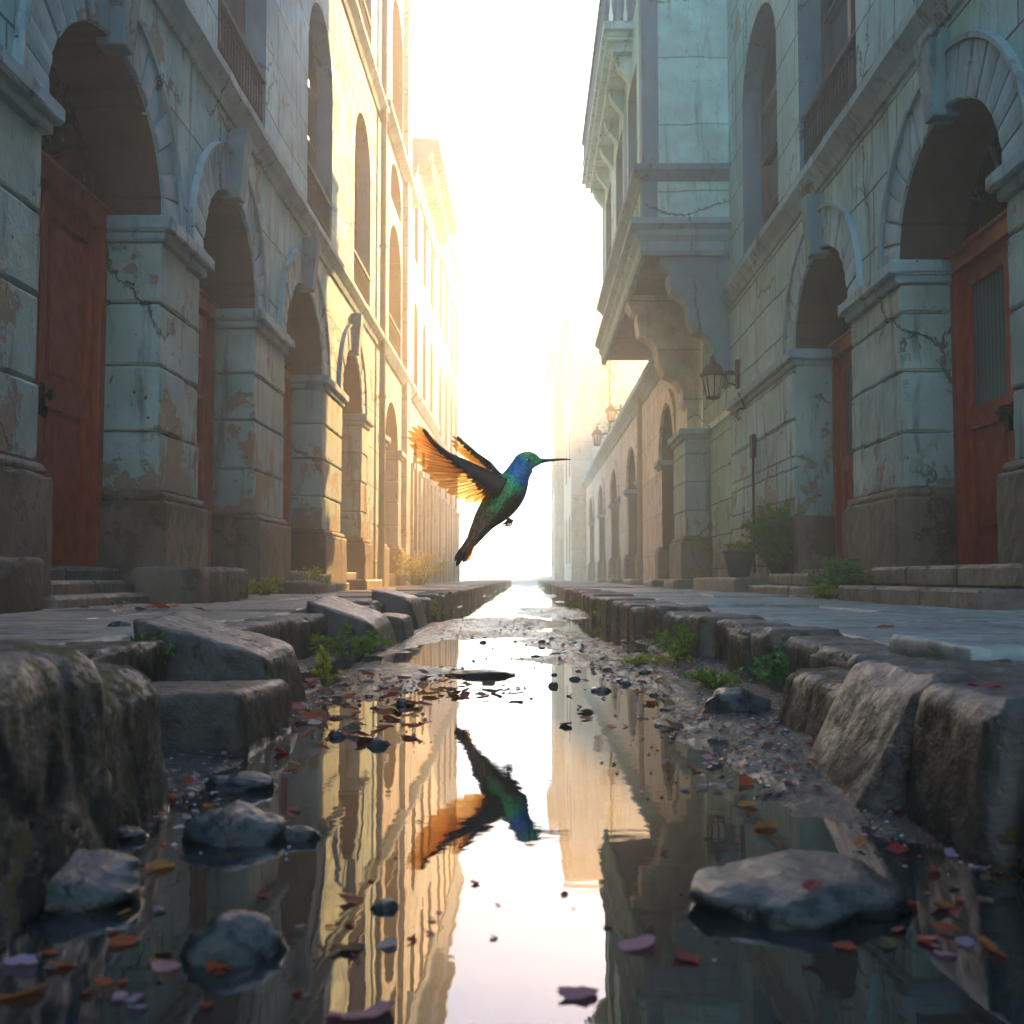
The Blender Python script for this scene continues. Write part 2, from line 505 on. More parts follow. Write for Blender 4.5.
def pavement(x_in, x_out, y0, y1, name, seed, mat):
    q = random.Random(seed)
    g = MB()
    g.box((min(x_in, x_out), y0, -.13), (max(x_in, x_out), y1, PAV - .024), 1)
    sg = 1 if x_out > x_in else -1
    yy = y0
    while yy < y1:
        L = q.uniform(.75, 1.35)
        W = abs(x_out - x_in)
        cuts = [0]
        while cuts[-1] < W - .5: cuts.append(cuts[-1] + q.uniform(.6, 1.05))
        cuts[-1] = W
        for i in range(len(cuts) - 1):
            a, b = cuts[i] + .009, cuts[i + 1] - .009
            oy = q.uniform(-.02, .02); dz = q.uniform(-.012, .008)
            xa, xb = x_in + sg * a, x_in + sg * b
            lo, hi = min(xa, xb), max(xa, xb)
            if yy < 14:
                g.rbox((lo, yy + .010 + oy, PAV - .07), (hi, yy + L - .010 + oy, PAV + dz), .016, .12 if yy < 9 else .3, .0035, .012, seed=q.uniform(0, 90), freq=5.)
            else:
                g.box((lo, yy + .01, PAV - .07), (hi, yy + L - .01, PAV + dz))
        yy += L
    return tag(g.build(name, [mat, M['mud']], smooth=False), kind='structure')
pavement(-1.12, -2.95, .4, 70, 'pavement', 3, M['slab_sunlit'])
pavement(.95, 3.25, .4, 70, 'pavement', 4, M['slab'])

# ------------------------------------------------------------------ facades
Lm = lambda s, z, t: (XL - t, s, z)
Rm = lambda s, z, t: (XR + t, s, z)

def arc(o, n=18):
    sc, hw = (o['s0'] + o['s1']) / 2, (o['s1'] - o['s0']) / 2
    return [(sc - hw * math.cos(math.pi * k / n), o['zs'] + o['rise'] * math.sin(math.pi * k / n)) for k in range(n + 1)]

def wall_panel(g, mp, s0, s1, z0, z1, ops, depth, m=0, mr=1, t=0., jamb=True):
    """a wall face with its openings and the reveals behind them"""
    cur = s0
    Q = lambda a, b, c, d, mm=m: g.face([mp(a, c, t), mp(b, c, t), mp(b, d, t), mp(a, d, t)], mm)
    for o in sorted(ops, key=lambda o: o['s0']):
        if o['s0'] > cur: Q(cur, o['s0'], z0, z1)
        if o['z0'] > z0: Q(o['s0'], o['s1'], z0, o['z0'])
        A = arc(o)
        for k in range(len(A) - 1):
            g.face([mp(A[k][0], A[k][1], t), mp(A[k + 1][0], A[k + 1][1], t), mp(A[k + 1][0], z1, t), mp(A[k][0], z1, t)], m)
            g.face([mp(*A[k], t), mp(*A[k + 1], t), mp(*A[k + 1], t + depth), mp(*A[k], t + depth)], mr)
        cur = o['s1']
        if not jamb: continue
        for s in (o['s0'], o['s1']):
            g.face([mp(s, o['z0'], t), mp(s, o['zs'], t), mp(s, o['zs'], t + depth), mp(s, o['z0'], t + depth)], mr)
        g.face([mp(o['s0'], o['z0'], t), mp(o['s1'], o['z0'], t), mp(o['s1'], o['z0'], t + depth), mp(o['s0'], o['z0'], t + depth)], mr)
        cur = o['s1']
    if cur < s1: Q(cur, s1, z0, z1)

def shell(g, mp, s0, s1, z0, z1, depth=7., m=0, t=0.):
    """end walls, roof and back so that the house is a closed body"""
    g.face([mp(s0, z0, t), mp(s0, z1, t), mp(s0, z1, depth), mp(s0, z0, depth)], m)
    g.face([mp(s1, z0, t), mp(s1, z1, t), mp(s1, z1, depth), mp(s1, z0, depth)], m)
    g.face([mp(s0, z1, t), mp(s1, z1, t), mp(s1, z1, depth), mp(s0, z1, depth)], m)
    g.face([mp(s0, z0, depth), mp(s1, z0, depth), mp(s1, z1, depth), mp(s0, z1, depth)], m)

def moulding(root, name, mp, s0, s1, prof, mat):
    """prof: [(proud, z)] extruded along the wall, uneven like worn stone"""
    g = MB()
    n = max(2, int((s1 - s0) / .25))
    P = [(-.05, prof[0][1])] + list(prof) + [(-.05, prof[-1][1])]
    V, F = [], []
    for i in range(n + 1):
        s = s0 + (s1 - s0) * i / n
        for (t, z) in P:
            k = .008 * nz((s, z, t), 3.) if t > 0 else 0
            V.append(mp(s, z + k, -(t + .7 * k) if t > 0 else .05))
    L = len(P)
    for i in range(n):
        for k in range(L - 1):
            F.append((i * L + k, i * L + k + 1, (i + 1) * L + k + 1, (i + 1) * L + k))
    F.append(tuple(range(L))); F.append(tuple(range(n * L, n * L + L)))
    g.mesh(V, F)
    return g.build(name, mat, root)

def voussoirs(root, mp, o, width, n, mat, mkey, seed, key_h=.2, hood=True):
    q = random.Random(seed)
    g = MB()
    sc, hw = (o['s0'] + o['s1']) / 2, (o['s1'] - o['s0']) / 2
    def pt(a, w):
        return (sc - (hw + w) * math.cos(a), o['zs'] + (o['rise'] + w) * math.sin(a))
    for k in range(n):
        a0 = math.pi * k / n + .010; a1 = math.pi * (k + 1) / n - .010
        pr = .022 + q.uniform(-.006, .012)
        w = width + q.uniform(-.015, .02)
        sub = 3
        V, F = [], []
        for i in range(sub + 1):
            a = a0 + (a1 - a0) * i / sub
            e = .006 if i in (0, sub) else 0
            for (ww, tt) in ((.002, .03), (.002, -pr + .01), (.012, -pr + e), (w - .012, -pr + e), (w, -pr + .012), (w, .01)):
                j = .006 * nz((a * 3, ww * 4, seed), 3.)
                V.append(mp(*pt(a, ww + j), tt))
        for i in range(sub):
            for c in range(5):
                F.append((i * 6 + c, i * 6 + c + 1, i * 6 + 7 + c, i * 6 + 6 + c))
        F.append(tuple(range(6))); F.append(tuple(range(sub * 6, sub * 6 + 6)))
        g.mesh(V, F)
    s = g.build('arch_surround', mat, root)
    if hood:                                           # thin raised band round the outside
        h = MB(); V, F = [], []; nn = 28
        for i in range(nn + 1):
            a = math.pi * i / nn
            for (ww, tt) in ((width - .004, .01), (width - .004, -.045), (width + .03, -.05), (width + .04, .01)):
                V.append(mp(*pt(a, ww), tt))
        for i in range(nn):
            for c in range(3): F.append((i * 4 + c, i * 4 + c + 1, i * 4 + 5 + c, i * 4 + 4 + c))
        h.mesh(V, F); h.build('hood_mould', mat, root)
    kk = MB()
    zt = o['zs'] + o['rise']
    a_, b_ = .085, .135
    V = []
    for (z, w) in ((zt - .05, a_), (zt + width + key_h, b_)):
        for (ds, t) in ((-w, .08), (w, .08), (w, -.10), (-w, -.10)):
            V.append(mp(sc + ds, z, t - (.05 if z > zt and t < 0 else 0)))
    kk.mesh(V, [(0, 1, 2, 3), (4, 7, 6, 5), (0, 4, 5, 1), (1, 5, 6, 2), (2, 6, 7, 3), (3, 7, 4, 0)])
    kk.build('keystone', mkey, root, bev=.012)

def pier(root, mp, s0, s1, z_imp, z_pl, seed, reveal=.40, mat=None, both=(True, True), courses=None, impost=True):
    q = random.Random(seed)
    mat = mat or M['pier']
    def rb(g, a0, a1, z0, z1, t0, t1, **kw):
        p, r = mp(a0, z0, t0), mp(a1, z1, t1)
        g.rbox([min(p[i], r[i]) for i in range(3)], [max(p[i], r[i]) for i in range(3)], seed=q.uniform(0, 99), **kw)
    g = MB()
    zs = courses or [z_pl, z_pl + .42, z_pl + .88, z_pl + 1.32, z_imp - .16]
    for a, b in zip(zs[:-1], zs[1:]):
        j = q.uniform(-.006, .010)
        if s1 - s0 > .6 and q.random() < .45:
            m = s0 + (s1 - s0) * q.uniform(.35, .7)
            rb(g, s0 - j * .5, m - .004, a + .004, b - .004, -.004 - j, reveal, r=.02, cell=.09, amp=.004, chip=.016)
            rb(g, m + .004, s1 + j * .5, a + .004, b - .004, -.004 + j, reveal, r=.02, cell=.09, amp=.004, chip=.016)
        else:
            rb(g, s0 - j * .5, s1 + j * .5, a + .004, b - .004, -.004 - j, reveal, r=.02, cell=.09, amp=.004, chip=.018)
    g.build('pier', mat, root)
    g = MB()
    rb(g, s0 - .05, s1 + .05, PAV - .06, z_pl - .06, -.085, reveal + .02, r=.022, cell=.08, amp=.007, chip=.03)
    rb(g, s0 - .035, s1 + .035, z_pl - .07, z_pl + .006, -.055, reveal + .01, r=.03, cell=.08, amp=.004, chip=.015)
    g.build('plinth', M['plinth'], root)
    if impost:
        g = MB()
        rb(g, s0 - .035, s1 + .035, z_imp - .16, z_imp - .092, -.045, reveal, r=.015, cell=.12, amp=.003, chip=.012)
        rb(g, s0 - .075, s1 + .075, z_imp - .10, z_imp + .01, -.095, reveal + .01, r=.02, cell=.12, amp=.004, chip=.02)
        g.build('impost', M['trim'], root)

def leaf_mesh(g, mp, s0, s1, z0, z1, t, glazed, m_wood=0, m_glass=1, bars=0):
    """one door leaf: stiles and rails over a sunk panel, a glazed or a second panel above"""
    st = .105
    zm0, zm1 = z0 + .98, z0 + 1.14
    g.mbox(mp, s0, s1, z0, zm0 + .05, t + .035, t + .05, m_wood)
    if glazed: g.mbox(mp, s0 + .02, s1 - .02, zm1 - .03, z1 - .02, t + .032, t + .045, m_glass)
    else: g.mbox(mp, s0, s1, zm1 - .06, z1, t + .035, t + .05, m_wood)
    g.mbox(mp, s0, s0 + st, z0, z1, t, t + .034, m_wood)
    g.mbox(mp, s1 - st, s1, z0, z1, t, t + .034, m_wood)
    for a, b in ((z0, z0 + .2), (zm0, zm1), (z1 - .13, z1)):
        g.mbox(mp, s0 + st, s1 - st, a, b, t + .002, t + .033, m_wood)
    def raised(a, b):
        for (i, tt) in ((.03, .028), (.055, .018), (.075, .012)):
            g.mbox(mp, s0 + st + i, s1 - st - i, a + i, b - i, t + tt, t + .034, m_wood)
    raised(z0 + .2, zm0)
    if not glazed: raised(zm1, z1 - .13)
    if bars:
        for k in range(1, bars + 1):
            s = s0 + st + (s1 - s0 - 2 * st) * k / (bars + 1)
            g.mbox(mp, s - .011, s + .011, zm1, z1 - .13, t + .006, t + .031, m_wood)
        for z in (zm1 + (z1 - zm1) * .36, zm1 + (z1 - zm1) * .68):
            g.mbox(mp, s0 + st, s1 - st, z - .014, z + .014, t + .004, t + .032, m_wood)

def handle(mp, parent, s, z, t, kind):
    g = MB()
    if kind == 'knob':
        g.mbox(mp, s - .035, s + .035, z - .10, z + .10, t - .008, t + .004)
        g.tube([mp(s, z + .03, t), mp(s, z + .03, t - .03), mp(s, z + .03, t - .045), mp(s, z + .03, t - .075), mp(s, z + .03, t - .085)], [.014, .014, .036, .036, .015], 12)
        a = [mp(s + .03 * math.cos(w), z - .075 - .035 * math.sin(w), t - .02) for w in [math.pi * k / 6 for k in range(13)]]
        g.tube(a, .007, 6)
    elif kind == 'bolt':
        g.tube([mp(s - .26, z, t - .03), mp(s + .16, z + .012, t - .03)], .014, 8)
        for ds in (-.20, -.1, .03, .1):
            g.mbox(mp, s + ds - .018, s + ds + .018, z - .05, z + .05, t - .045, t + .002)
        g.mbox(mp, s - .055, s + .015, z - .13, z - .03, t - .05, t - .02)
        g.tube([mp(s - .045, z - .035, t - .035), mp(s - .045, z + .02, t - .035), mp(s + .005, z + .02, t - .035), mp(s + .005, z - .035, t - .035)], .007, 6)
        g.lathe(mp(s - .17, z - .02, t - .05), [(.02, -.02), (.028, 0), (.02, .02)], 10)
    else:
        g.mbox(mp, s - .08, s + .08, z - .03, z + .03, t - .008, t + .004)
        g.mbox(mp, s - .065, s + .065, z - .012, z + .018, t - .016, t - .006)
    g.build('handle', M['iron'] if kind != 'slot' else M['brass'], parent)

def door(root, mp, o, z0, t, glazed, hk, bars=0, leaves=2, label=None, sill=.02):
    """frame, leaves, lintel and a dark fanlight filling one arched opening"""
    s0, s1 = o['s0'], o['s1']
    zl = o['zs'] - .10
    fw = .10
    f = MB()
    for a, b in ((s0, s0 + fw), (s1 - fw, s1)):
        f.mbox(mp, a, b, z0, zl, t - .05, t + .10)
    f.mbox(mp, s0, s1, zl, zl + .12, t - .065, t + .10)
    f.mbox(mp, s0 + .01, s1 - .01, zl + .12, zl + .15, t - .09, t + .08)
    d = MB()
    w = (s1 - s0 - 2 * fw) / leaves
    for k in range(leaves):
        leaf_mesh(d, mp, s0 + fw + k * w + .004, s0 + fw + (k + 1) * w - .004, z0 + .01, zl - .004, t, glazed, 0, 1, bars)
    D_ = d.build('door', [M['door'], M['curtain'] if not bars else M['glass']], root, bev=.004)
    if label: D_['label'] = label
    f.build('door_frame', M['door_dark'], D_, bev=.006)
    mid = (s0 + s1) / 2
    handle(mp, D_, mid + (.06 if hk == 'knob' else .02), z0 + 1.02 if hk != 'slot' else z0 + .75, t - .002, hk)
    # fanlight
    g = MB()
    A = arc(o)
    for k in range(len(A) - 1):
        g.face([mp(A[k][0], zl + .1, t + .06), mp(A[k + 1][0], zl + .1, t + .06), mp(*A[k + 1], t + .06), mp(*A[k], t + .06)])
    fl = g.build('fanlight', M['tymp'], root)
    b = MB()
    hw = (s1 - s0) / 2
    for ang in (35, 65, 90, 115, 145):
        c, s_ = math.cos(R(ang)), math.sin(R(ang))
        b.tube([mp(mid + .22 * c, zl + .15 + .18 * s_, t + .045), mp(mid + hw * c * .98, o['zs'] + o['rise'] * s_ * .98, t + .045)], .014, 6)
    b.tube([mp(mid + .22 * math.cos(R(k * 15)), zl + .15 + .18 * math.sin(R(k * 15)), t + .045) for k in range(13)], .014, 6)
    b.build('fan_bars', M['frame'], fl)
    g = MB(); p, r = mp(s0 + .01, PAV - .02, sill), mp(s1 - .01, z0 + .006, t + .12)
    g.rbox([min(p[i], r[i]) for i in range(3)], [max(p[i], r[i]) for i in range(3)], .012, .12, .004, .012, seed=s0)
    g.build('threshold', M['step'], root)

def window(root, mp, o, t, rows=3, arched=True, fw=.07, mat=None):
    s0, s1, z0 = o['s0'], o['s1'], o['z0']
    zt = o['zs'] + (o['rise'] if arched else 0)
    mid = (s0 + s1) / 2
    g = MB()
    A = arc(o)
    for k in range(len(A) - 1):
        g.face([mp(A[k][0], z0, t + .03), mp(A[k + 1][0], z0, t + .03), mp(*A[k + 1], t + .03), mp(*A[k], t + .03)])
    f = MB()
    f.mbox(mp, s0, s0 + fw, z0, o['zs'], t - .03, t + .05); f.mbox(mp, s1 - fw, s1, z0, o['zs'], t - .03, t + .05)
    f.mbox(mp, mid - .05, mid + .05, z0, zt - .02, t - .032, t + .05)
    f.mbox(mp, s0 + fw, s1 - fw, z0, z0 + fw, t - .025, t + .05)
    for k in range(1, rows + 1):
        z = z0 + (o['zs'] - z0) * k / rows
        h = .045 if k == rows else .02
        f.mbox(mp, s0 + fw, mid - .05, z - h, z + h, t - .026, t + .049); f.mbox(mp, mid + .05, s1 - fw, z - h, z + h, t - .026, t + .049)
    for k in range(len(A) - 1):
        a, b = A[k], A[k + 1]
        q = lambda p: (mid + (p[0] - mid) * .91, o['zs'] + (p[1] - o['zs']) * .90)
        f.face([mp(*a, t - .03), mp(*b, t - .03), mp(*q(b), t - .03), mp(*q(a), t - .03)])
        f.face([mp(*q(a), t - .03), mp(*q(b), t - .03), mp(*q(b), t + .04), mp(*q(a), t + .04)])
    w = f.build('window', mat or M['frame'], root)
    g.build('pane', M['glass'], w)

def railing(root, mp, s0, s1, z0, z1, t):
    g = MB()
    g.mbox(mp, s0 - .02, s1 + .02, z1 - .03, z1 + .015, t - .035, t + .025)
    g.mbox(mp, s0, s1, z0, z0 + .03, t - .015, t + .015)
    n = int((s1 - s0) / .105)
    for k in range(n + 1):
        s = s0 + .03 + (s1 - s0 - .06) * k / n
        zz = [z0, z0 + (z1 - z0) * .3, z0 + (z1 - z0) * .36, z0 + (z1 - z0) * .42, z0 + (z1 - z0) * .75, z0 + (z1 - z0) * .8, z0 + (z1 - z0) * .85, z1 - .02]
        g.tube([mp(s, z, t) for z in zz], [.010, .010, .020, .010, .010, .017, .010, .010], 6, cap=False)
    g.build('railing', M['iron'], root)

# ------------------------------------------------------------------ the near left house
ZI_L, ZI_R = 2.86, 2.72
root = thing('stone_townhouse', 'grey limewashed house on the left with deep arched doorways and iron window railings', 'house', (XL - 3, 9, 0))
LH = root
ops_l = [dict(s0=a, s1=b, z0=PAV, zs=ZI_L, rise=.80) for a, b in ((-2.1, -.35), (.75, 2.35), (3.25, 4.75), (5.8, 7.72), (8.68, 10.44), (11.67, 13.99), (15.41, 17.25))]
ops_l[5] = dict(s0=11.75, s1=13.9, z0=PAV, zs=ZI_L, rise=.85)
g = MB()
wall_panel(g, Lm, -7, 19.3, ZI_L, 4.42, ops_l, .48, jamb=False)
prev = -2.9
for o in ops_l + [dict(s0=18.1, s1=18.2)]:
    pass
wall_panel(g, Lm, -7, -2.9, PAV - .1, ZI_L, [], .4)
wall_panel(g, Lm, 17.95, 19.3, PAV - .1, ZI_L, [], .4)
win_l = [dict(s0=c - .82, s1=c + .82, z0=4.5, zs=6.62, rise=.80) for c in (-1.5, 2.2, 5.9)] + \
        [dict(s0=9.05, s1=10.75, z0=4.5, zs=7.35, rise=.05), dict(s0=12.85, s1=14.5, z0=4.5, zs=6.62, rise=.80), dict(s0=16.4, s1=18.1, z0=4.5, zs=6.75, rise=.80)]
wall_panel(g, Lm, -7, 19.3, 4.42, 8.45, win_l, .30, 0, 2)
win_l2 = [dict(s0=c - .75, s1=c + .75, z0=8.75, zs=10.9, rise=.7) for c in (-1.5, 2.2, 5.9, 9.9, 13.7, 17.3)]
wall_panel(g, Lm, -7, 19.3, 8.45, 13.2, win_l2, .40, 0, 2)
shell(g, Lm, -7, 19.3, PAV - .1, 13.2)
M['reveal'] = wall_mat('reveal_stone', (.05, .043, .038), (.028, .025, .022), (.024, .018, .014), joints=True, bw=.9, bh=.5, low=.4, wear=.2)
M['reveal_cool'] = wall_mat('cool_reveal', (.13, .27, .32), (.08, .18, .225), (.2, .18, .16), joints=False, low=0., wear=-.3)
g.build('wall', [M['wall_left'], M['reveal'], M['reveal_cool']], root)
edges = [(o['s0'], o['s1']) for o in ops_l]
pl = [(edges[i][1], edges[i + 1][0]) for i in range(len(edges) - 1)]
pl = [(-2.9, edges[0][0])] + pl + [(17.25, 17.95)]
for i, (a, b) in enumerate(pl):
    pier(root, Lm, a, b, ZI_L, .95, 20 + i)
for i, o in enumerate(ops_l):
    voussoirs(root, Lm, o, .34, 17, M['trim'], M['reveal_cool'], i + 3)
    door(root, Lm, o, .43, .42, glazed=(i in (4,)), hk='knob' if i != 4 else 'slot', bars=3 if i == 4 else 0,
         label={3: 'panelled red door with an iron knocker', 4: 'glazed red door with thin bars'}.get(i), sill=.30 if i == 3 else .02)
moulding(root, 'string_course', Lm, -7, 19.3, [(.03, 4.28), (.05, 4.34), (.07, 4.36), (.13, 4.43), (.13, 4.50), (.02, 4.54)], M['trim'])
moulding(root, 'string_course', Lm, -7, 19.3, [(.03, 8.30), (.06, 8.36), (.15, 8.46), (.15, 8.53), (.02, 8.58)], M['trim'])
moulding(root, 'cornice', Lm, -7, 19.3, [(.05, 12.5), (.12, 12.6), (.2, 12.9), (.38, 13.0), (.40, 13.2), (.02, 13.25)], M['trim'])
for o in win_l: window(root, Lm, o, .24)
for o in win_l2: window(root, Lm, o, .24)
for o in win_l: railing(root, Lm, o['s0'] + .005, o['s1'] - .005, 4.6, 5.2, .03)
for o in win_l2[3:]: railing(root, Lm, o['s0'] + .005, o['s1'] - .005, 8.8, 9.4, .03)
g = MB(); g.tube([Lm(19.05, .25, -.09), Lm(19.05, 12.5, -.09)], .055, 8)
for z in (1.2, 3.4, 6., 8.2, 10.5): g.tube([Lm(19.05, z, -.09), Lm(19.05, z + .06, -.09)], .072, 8)
g.build('downpipe', M['pipe'], root)

# ------------------------------------------------------------------ left houses further on
root = thing('tall_townhouse', 'tall pale house just past the downpipe on the left, arched windows over an arched door', 'house', (XL - 3, 22, 0))
ops = [dict(s0=20.2, s1=22.2, z0=PAV, zs=ZI_L, rise=.8)]
g = MB()
wall_panel(g, Lm, 19.3, 24.6, PAV - .1, 4.42, ops, .42, jamb=False)
w1 = [dict(s0=20.6, s1=22.6, z0=4.6, zs=6.4, rise=.75)]
w2 = [dict(s0=20.8, s1=22.5, z0=7.5, zs=7.9, rise=.45)]
w3 = [dict(s0=20.9, s1=22.7, z0=9.2, zs=11.0, rise=.7)]
wall_panel(g, Lm, 19.3, 24.6, 4.42, 7.2, w1, .4); wall_panel(g, Lm, 19.3, 24.6, 7.2, 8.7, w2, .4); wall_panel(g, Lm, 19.3, 24.6, 8.7, 14.5, w3, .4)
shell(g, Lm, 19.3, 24.6, PAV - .1, 14.5)
g.build('wall', [M['wall_far'], M['reveal']], root)
for o in w1 + w2 + w3: window(root, Lm, o, .33)
door(root, Lm, ops[0], .43, .36, False, 'knob')
pier(root, Lm, 19.45, 20.2, ZI_L, .95, 61); pier(root, Lm, 22.2, 22.95, ZI_L, .95, 62)
moulding(root, 'string_course', Lm, 19.32, 24.6, [(.04, 4.28), (.14, 4.43), (.14, 4.50), (.02, 4.54)], M['trim'])
moulding(root, 'string_course', Lm, 19.32, 24.6, [(.04, 8.5), (.18, 8.62), (.18, 8.72), (.02, 8.76)], M['trim'])
moulding(root, 'cornice', Lm, 19.32, 24.6, [(.1, 13.9), (.35, 14.3), (.4, 14.5), (.02, 14.55)], M['trim'])
g = MB(); g.mbox(Lm, 22.95, 23.7, PAV, 13.9, -.10, .05); g.build('pilaster', M['wall_far'], root)
railing(root, Lm, 20.605, 22.595, 4.65, 5.25, .03)

def far_house(mp, s0, s1, h, n, label, name, zi=2.86, corn=.5, floors=2, side='left', gz=.75):
    root = thing(name, label, 'house', mp((s0 + s1) / 2, 0, 3))
    root['_o'] = tuple(root.location)
    g = MB()
    p = (s1 - s0) / n
    gops = [dict(s0=s0 + p * (i + .26), s1=s0 + p * (i + .74), z0=PAV, zs=zi - .1, rise=gz) for i in range(n)]
    wall_panel(g, mp, s0, s1, PAV - .1, 4.4, gops, .4)
    fl = (h - 4.4) / floors
    W = []
    for k in range(floors):
        z = 4.4 + fl * k
        w = [dict(s0=s0 + p * (i + .30), s1=s0 + p * (i + .70), z0=z + .35, zs=z + fl * .62, rise=.5) for i in range(n)]
        wall_panel(g, mp, s0, s1, z, z + fl, w, .3); W += w
    shell(g, mp, s0, s1, PAV - .1, h)
    g.build('wall', [M['wall_far'], M['reveal']], root)
    for o in W: window(root, mp, o, .24, rows=2)
    for o in gops:
        d = MB(); A = arc(o)
        for k in range(len(A) - 1):
            d.face([mp(A[k][0], PAV, .34), mp(A[k + 1][0], PAV, .34), mp(*A[k + 1], .34), mp(*A[k], .34)])
        mid = (o['s0'] + o['s1']) / 2
        d.mbox(mp, mid - .04, mid + .04, PAV, o['zs'], .30, .345); d.mbox(mp, o['s0'], o['s1'], o['zs'] - .06, o['zs'] + .06, .28, .345)
        d.build('door', M['door_dark'], root)
    moulding(root, 'string_course', mp, s0 + .02, s1 - .02, [(.04, 4.25), (.15, 4.4), (.15, 4.5), (.02, 4.55)], M['trim'])
    moulding(root, 'cornice', mp, s0 + .02, s1 - .02, [(.06, h - .9), (.10, h - .75), (.14, h - .55), (corn * .6, h - .42), (corn * .72, h - .25), (corn, h - .16), (corn, h), (.02, h + .05)], M['trim'])
    for i in range(n + 1):
        s = s0 + p * i
        a, b = max(s0 + .02, s - .24), min(s1 - .02, s + .24)
        d = MB(); d.mbox(mp, a, b, PAV - .05, zi - .12, -.06, .05); d.mbox(mp, a - .03, b + .03, zi - .12, zi, -.10, .05)
        d.mbox(mp, a - .03, b + .03, PAV - .05, .95, -.09, .04)
        d.build('pilaster', M['pier'], root)
    return root
far_house(Lm, 24.6, 31.0, 10.1, 3, 'hazy left house whose heavy classical cornice juts over the street', 'corniced_townhouse', corn=.62)
far_house(lambda s, z, t: (XL - .15 - t, s, z), 31.0, 44.0, 11.2, 5, 'pale house in golden mist beyond the heavy cornice on the left', 'misty_townhouse', corn=.3)

# ------------------------------------------------------------------ the near right house with its bay
RF = 23.5                                            # where the tall right house ends
root = thing('bay_townhouse', 'tall house on the right with ashlar arches, red doors and a bay on scrolled brackets', 'house', (XR + 3, 9, 0))
ops_r = [dict(s0=a, s1=b, z0=PAV, zs=ZI_R, rise=.76) for a, b in ((-2.2, -.4), (.7, 2.5), (3.4, 5.2), (6.52, 8.4), (9.7, 11.7))]
g = MB()
wall_panel(g, Rm, -7, 17.9, ZI_R, 4.25, ops_r, .48, jamb=False)
wall_panel(g, Rm, -7, -3.0, PAV - .1, ZI_R, [], .4)
wall_panel(g, Rm, 11.7, 15.4, PAV - .1, ZI_R, [], .4)
wall_panel(g, Rm, 15.4, 17.95, PAV - .1, ZI_R, [], .4, t=.12)
g.face([Rm(15.4, PAV - .1, 0), Rm(15.4, ZI_R, 0), Rm(15.4, ZI_R, .12), Rm(15.4, PAV - .1, .12)])
win_r = [dict(s0=a, s1=b, z0=4.35, zs=6.35, rise=.85) for a, b in ((-1.2, .6), (2.9, 4.7), (6.0, 8.0), (9.4, 11.4), (12.4, 14.4))]
win_r[3]['zs'] = 6.9; win_r[3]['rise'] = .06
wall_panel(g, Rm, -7, 15.4, 4.25, 8.3, win_r, .34, 0, 2)
win_r2 = [dict(s0=o['s0'] + .1, s1=o['s1'] - .1, z0=8.7, zs=10.8, rise=.7) for o in win_r]
wall_panel(g, Rm, -7, 15.4, 8.3, 13.2, win_r2, .34, 0, 2)
wall_panel(g, Rm, 15.4, RF, 4.25, 13.2, [], .5)
shell(g, Rm, -7, RF, 4.25, 13.2)
g.build('wall', [M['wall_right'], M['reveal'], M['reveal_blue']], root)
edges = [(o['s0'], o['s1']) for o in ops_r]
pr = [(-3.0, edges[0][0])] + [(edges[i][1], edges[i + 1][0]) for i in range(len(edges) - 1)]
for i, (a, b) in enumerate(pr): pier(root, Rm, a, b, ZI_R, 1.02, 40 + i)
for i, o in enumerate(ops_r):
    voussoirs(root, Rm, o, .36, 17, M['trim'], M['reveal_cool'], i + 13, key_h=.16)
    door(root, Rm, o, .44, .42, True, 'bolt' if i == 3 else 'slot', label={3: 'red double door with curtained panes and an iron bolt', 4: 'red door half hidden by its pier'}.get(i))
g = MB(); g.face([Rm(11.7, PAV - .1, 0), Rm(11.7, ZI_R, 0), Rm(11.7, ZI_R, .48), Rm(11.7, PAV - .1, .48)]); g.build('jamb', M['pier'], root)
# impost and plinth at the far jamb of the last arch, running on along the wall
g = MB(); q = Rm
for (a0, a1, z0, z1, t0, t1) in ((11.62, 15.35, ZI_R - .10, ZI_R + .01, -.085, .42), (11.665, 15.35, ZI_R - .16, ZI_R - .095, -.04, .41)):
    p, r = q(a0, z0, t0), q(a1, z1, t1)
    g.rbox([min(p[i], r[i]) for i in range(3)], [max(p[i], r[i]) for i in range(3)], .018, .15, .004, .018, seed=a0)
g.build('impost', M['trim'], root)
g = MB(); p, r = q(11.66, PAV - .05, -.03), q(12.2, 1.0, .44)
g.rbox([min(p[i], r[i]) for i in range(3)], [max(p[i], r[i]) for i in range(3)], .02, .12, .006, .02, seed=5.)
g.build('plinth', M['plinth'], root)
# ashlar courses standing a little proud on the blind wall
g = MB(); qq = random.Random(11)
z = PAV + .02
for h in (.46, .50, .44, .40, .50):
    s = 12.22 if z < 1.0 else 11.72
    if z + h > ZI_R - .17: h = ZI_R - .17 - z
    while s < 15.32:
        L = min(qq.uniform(.5, 1.25), 15.35 - s)
        if 15.35 - s - L < .3: L = 15.35 - s
        p, r = Rm(s + .004, z + .004, -.012 - qq.uniform(0, .014)), Rm(s + L - .004, z + h - .004, .05)
        g.rbox([min(p[i], r[i]) for i in range(3)], [max(p[i], r[i]) for i in range(3)], .014, .11, .004, .016, seed=qq.uniform(0, 99))
        s += L
    z += h
    if z > ZI_R - .2: break
g.build('ashlar_courses', M['wall_right'], root)
moulding(root, 'string_course', Rm, -7, 15.4, [(.03, 4.06), (.06, 4.12), (.08, 4.14), (.14, 4.22), (.14, 4.30), (.02, 4.34)], M['trim'])
moulding(root, 'cornice', Rm, -7, 15.4, [(.05, 12.5), (.12, 12.6), (.2, 12.9), (.38, 13.0), (.40, 13.2), (.02, 13.25)], M['trim'])
for o in win_r: window(root, Rm, o, .27)
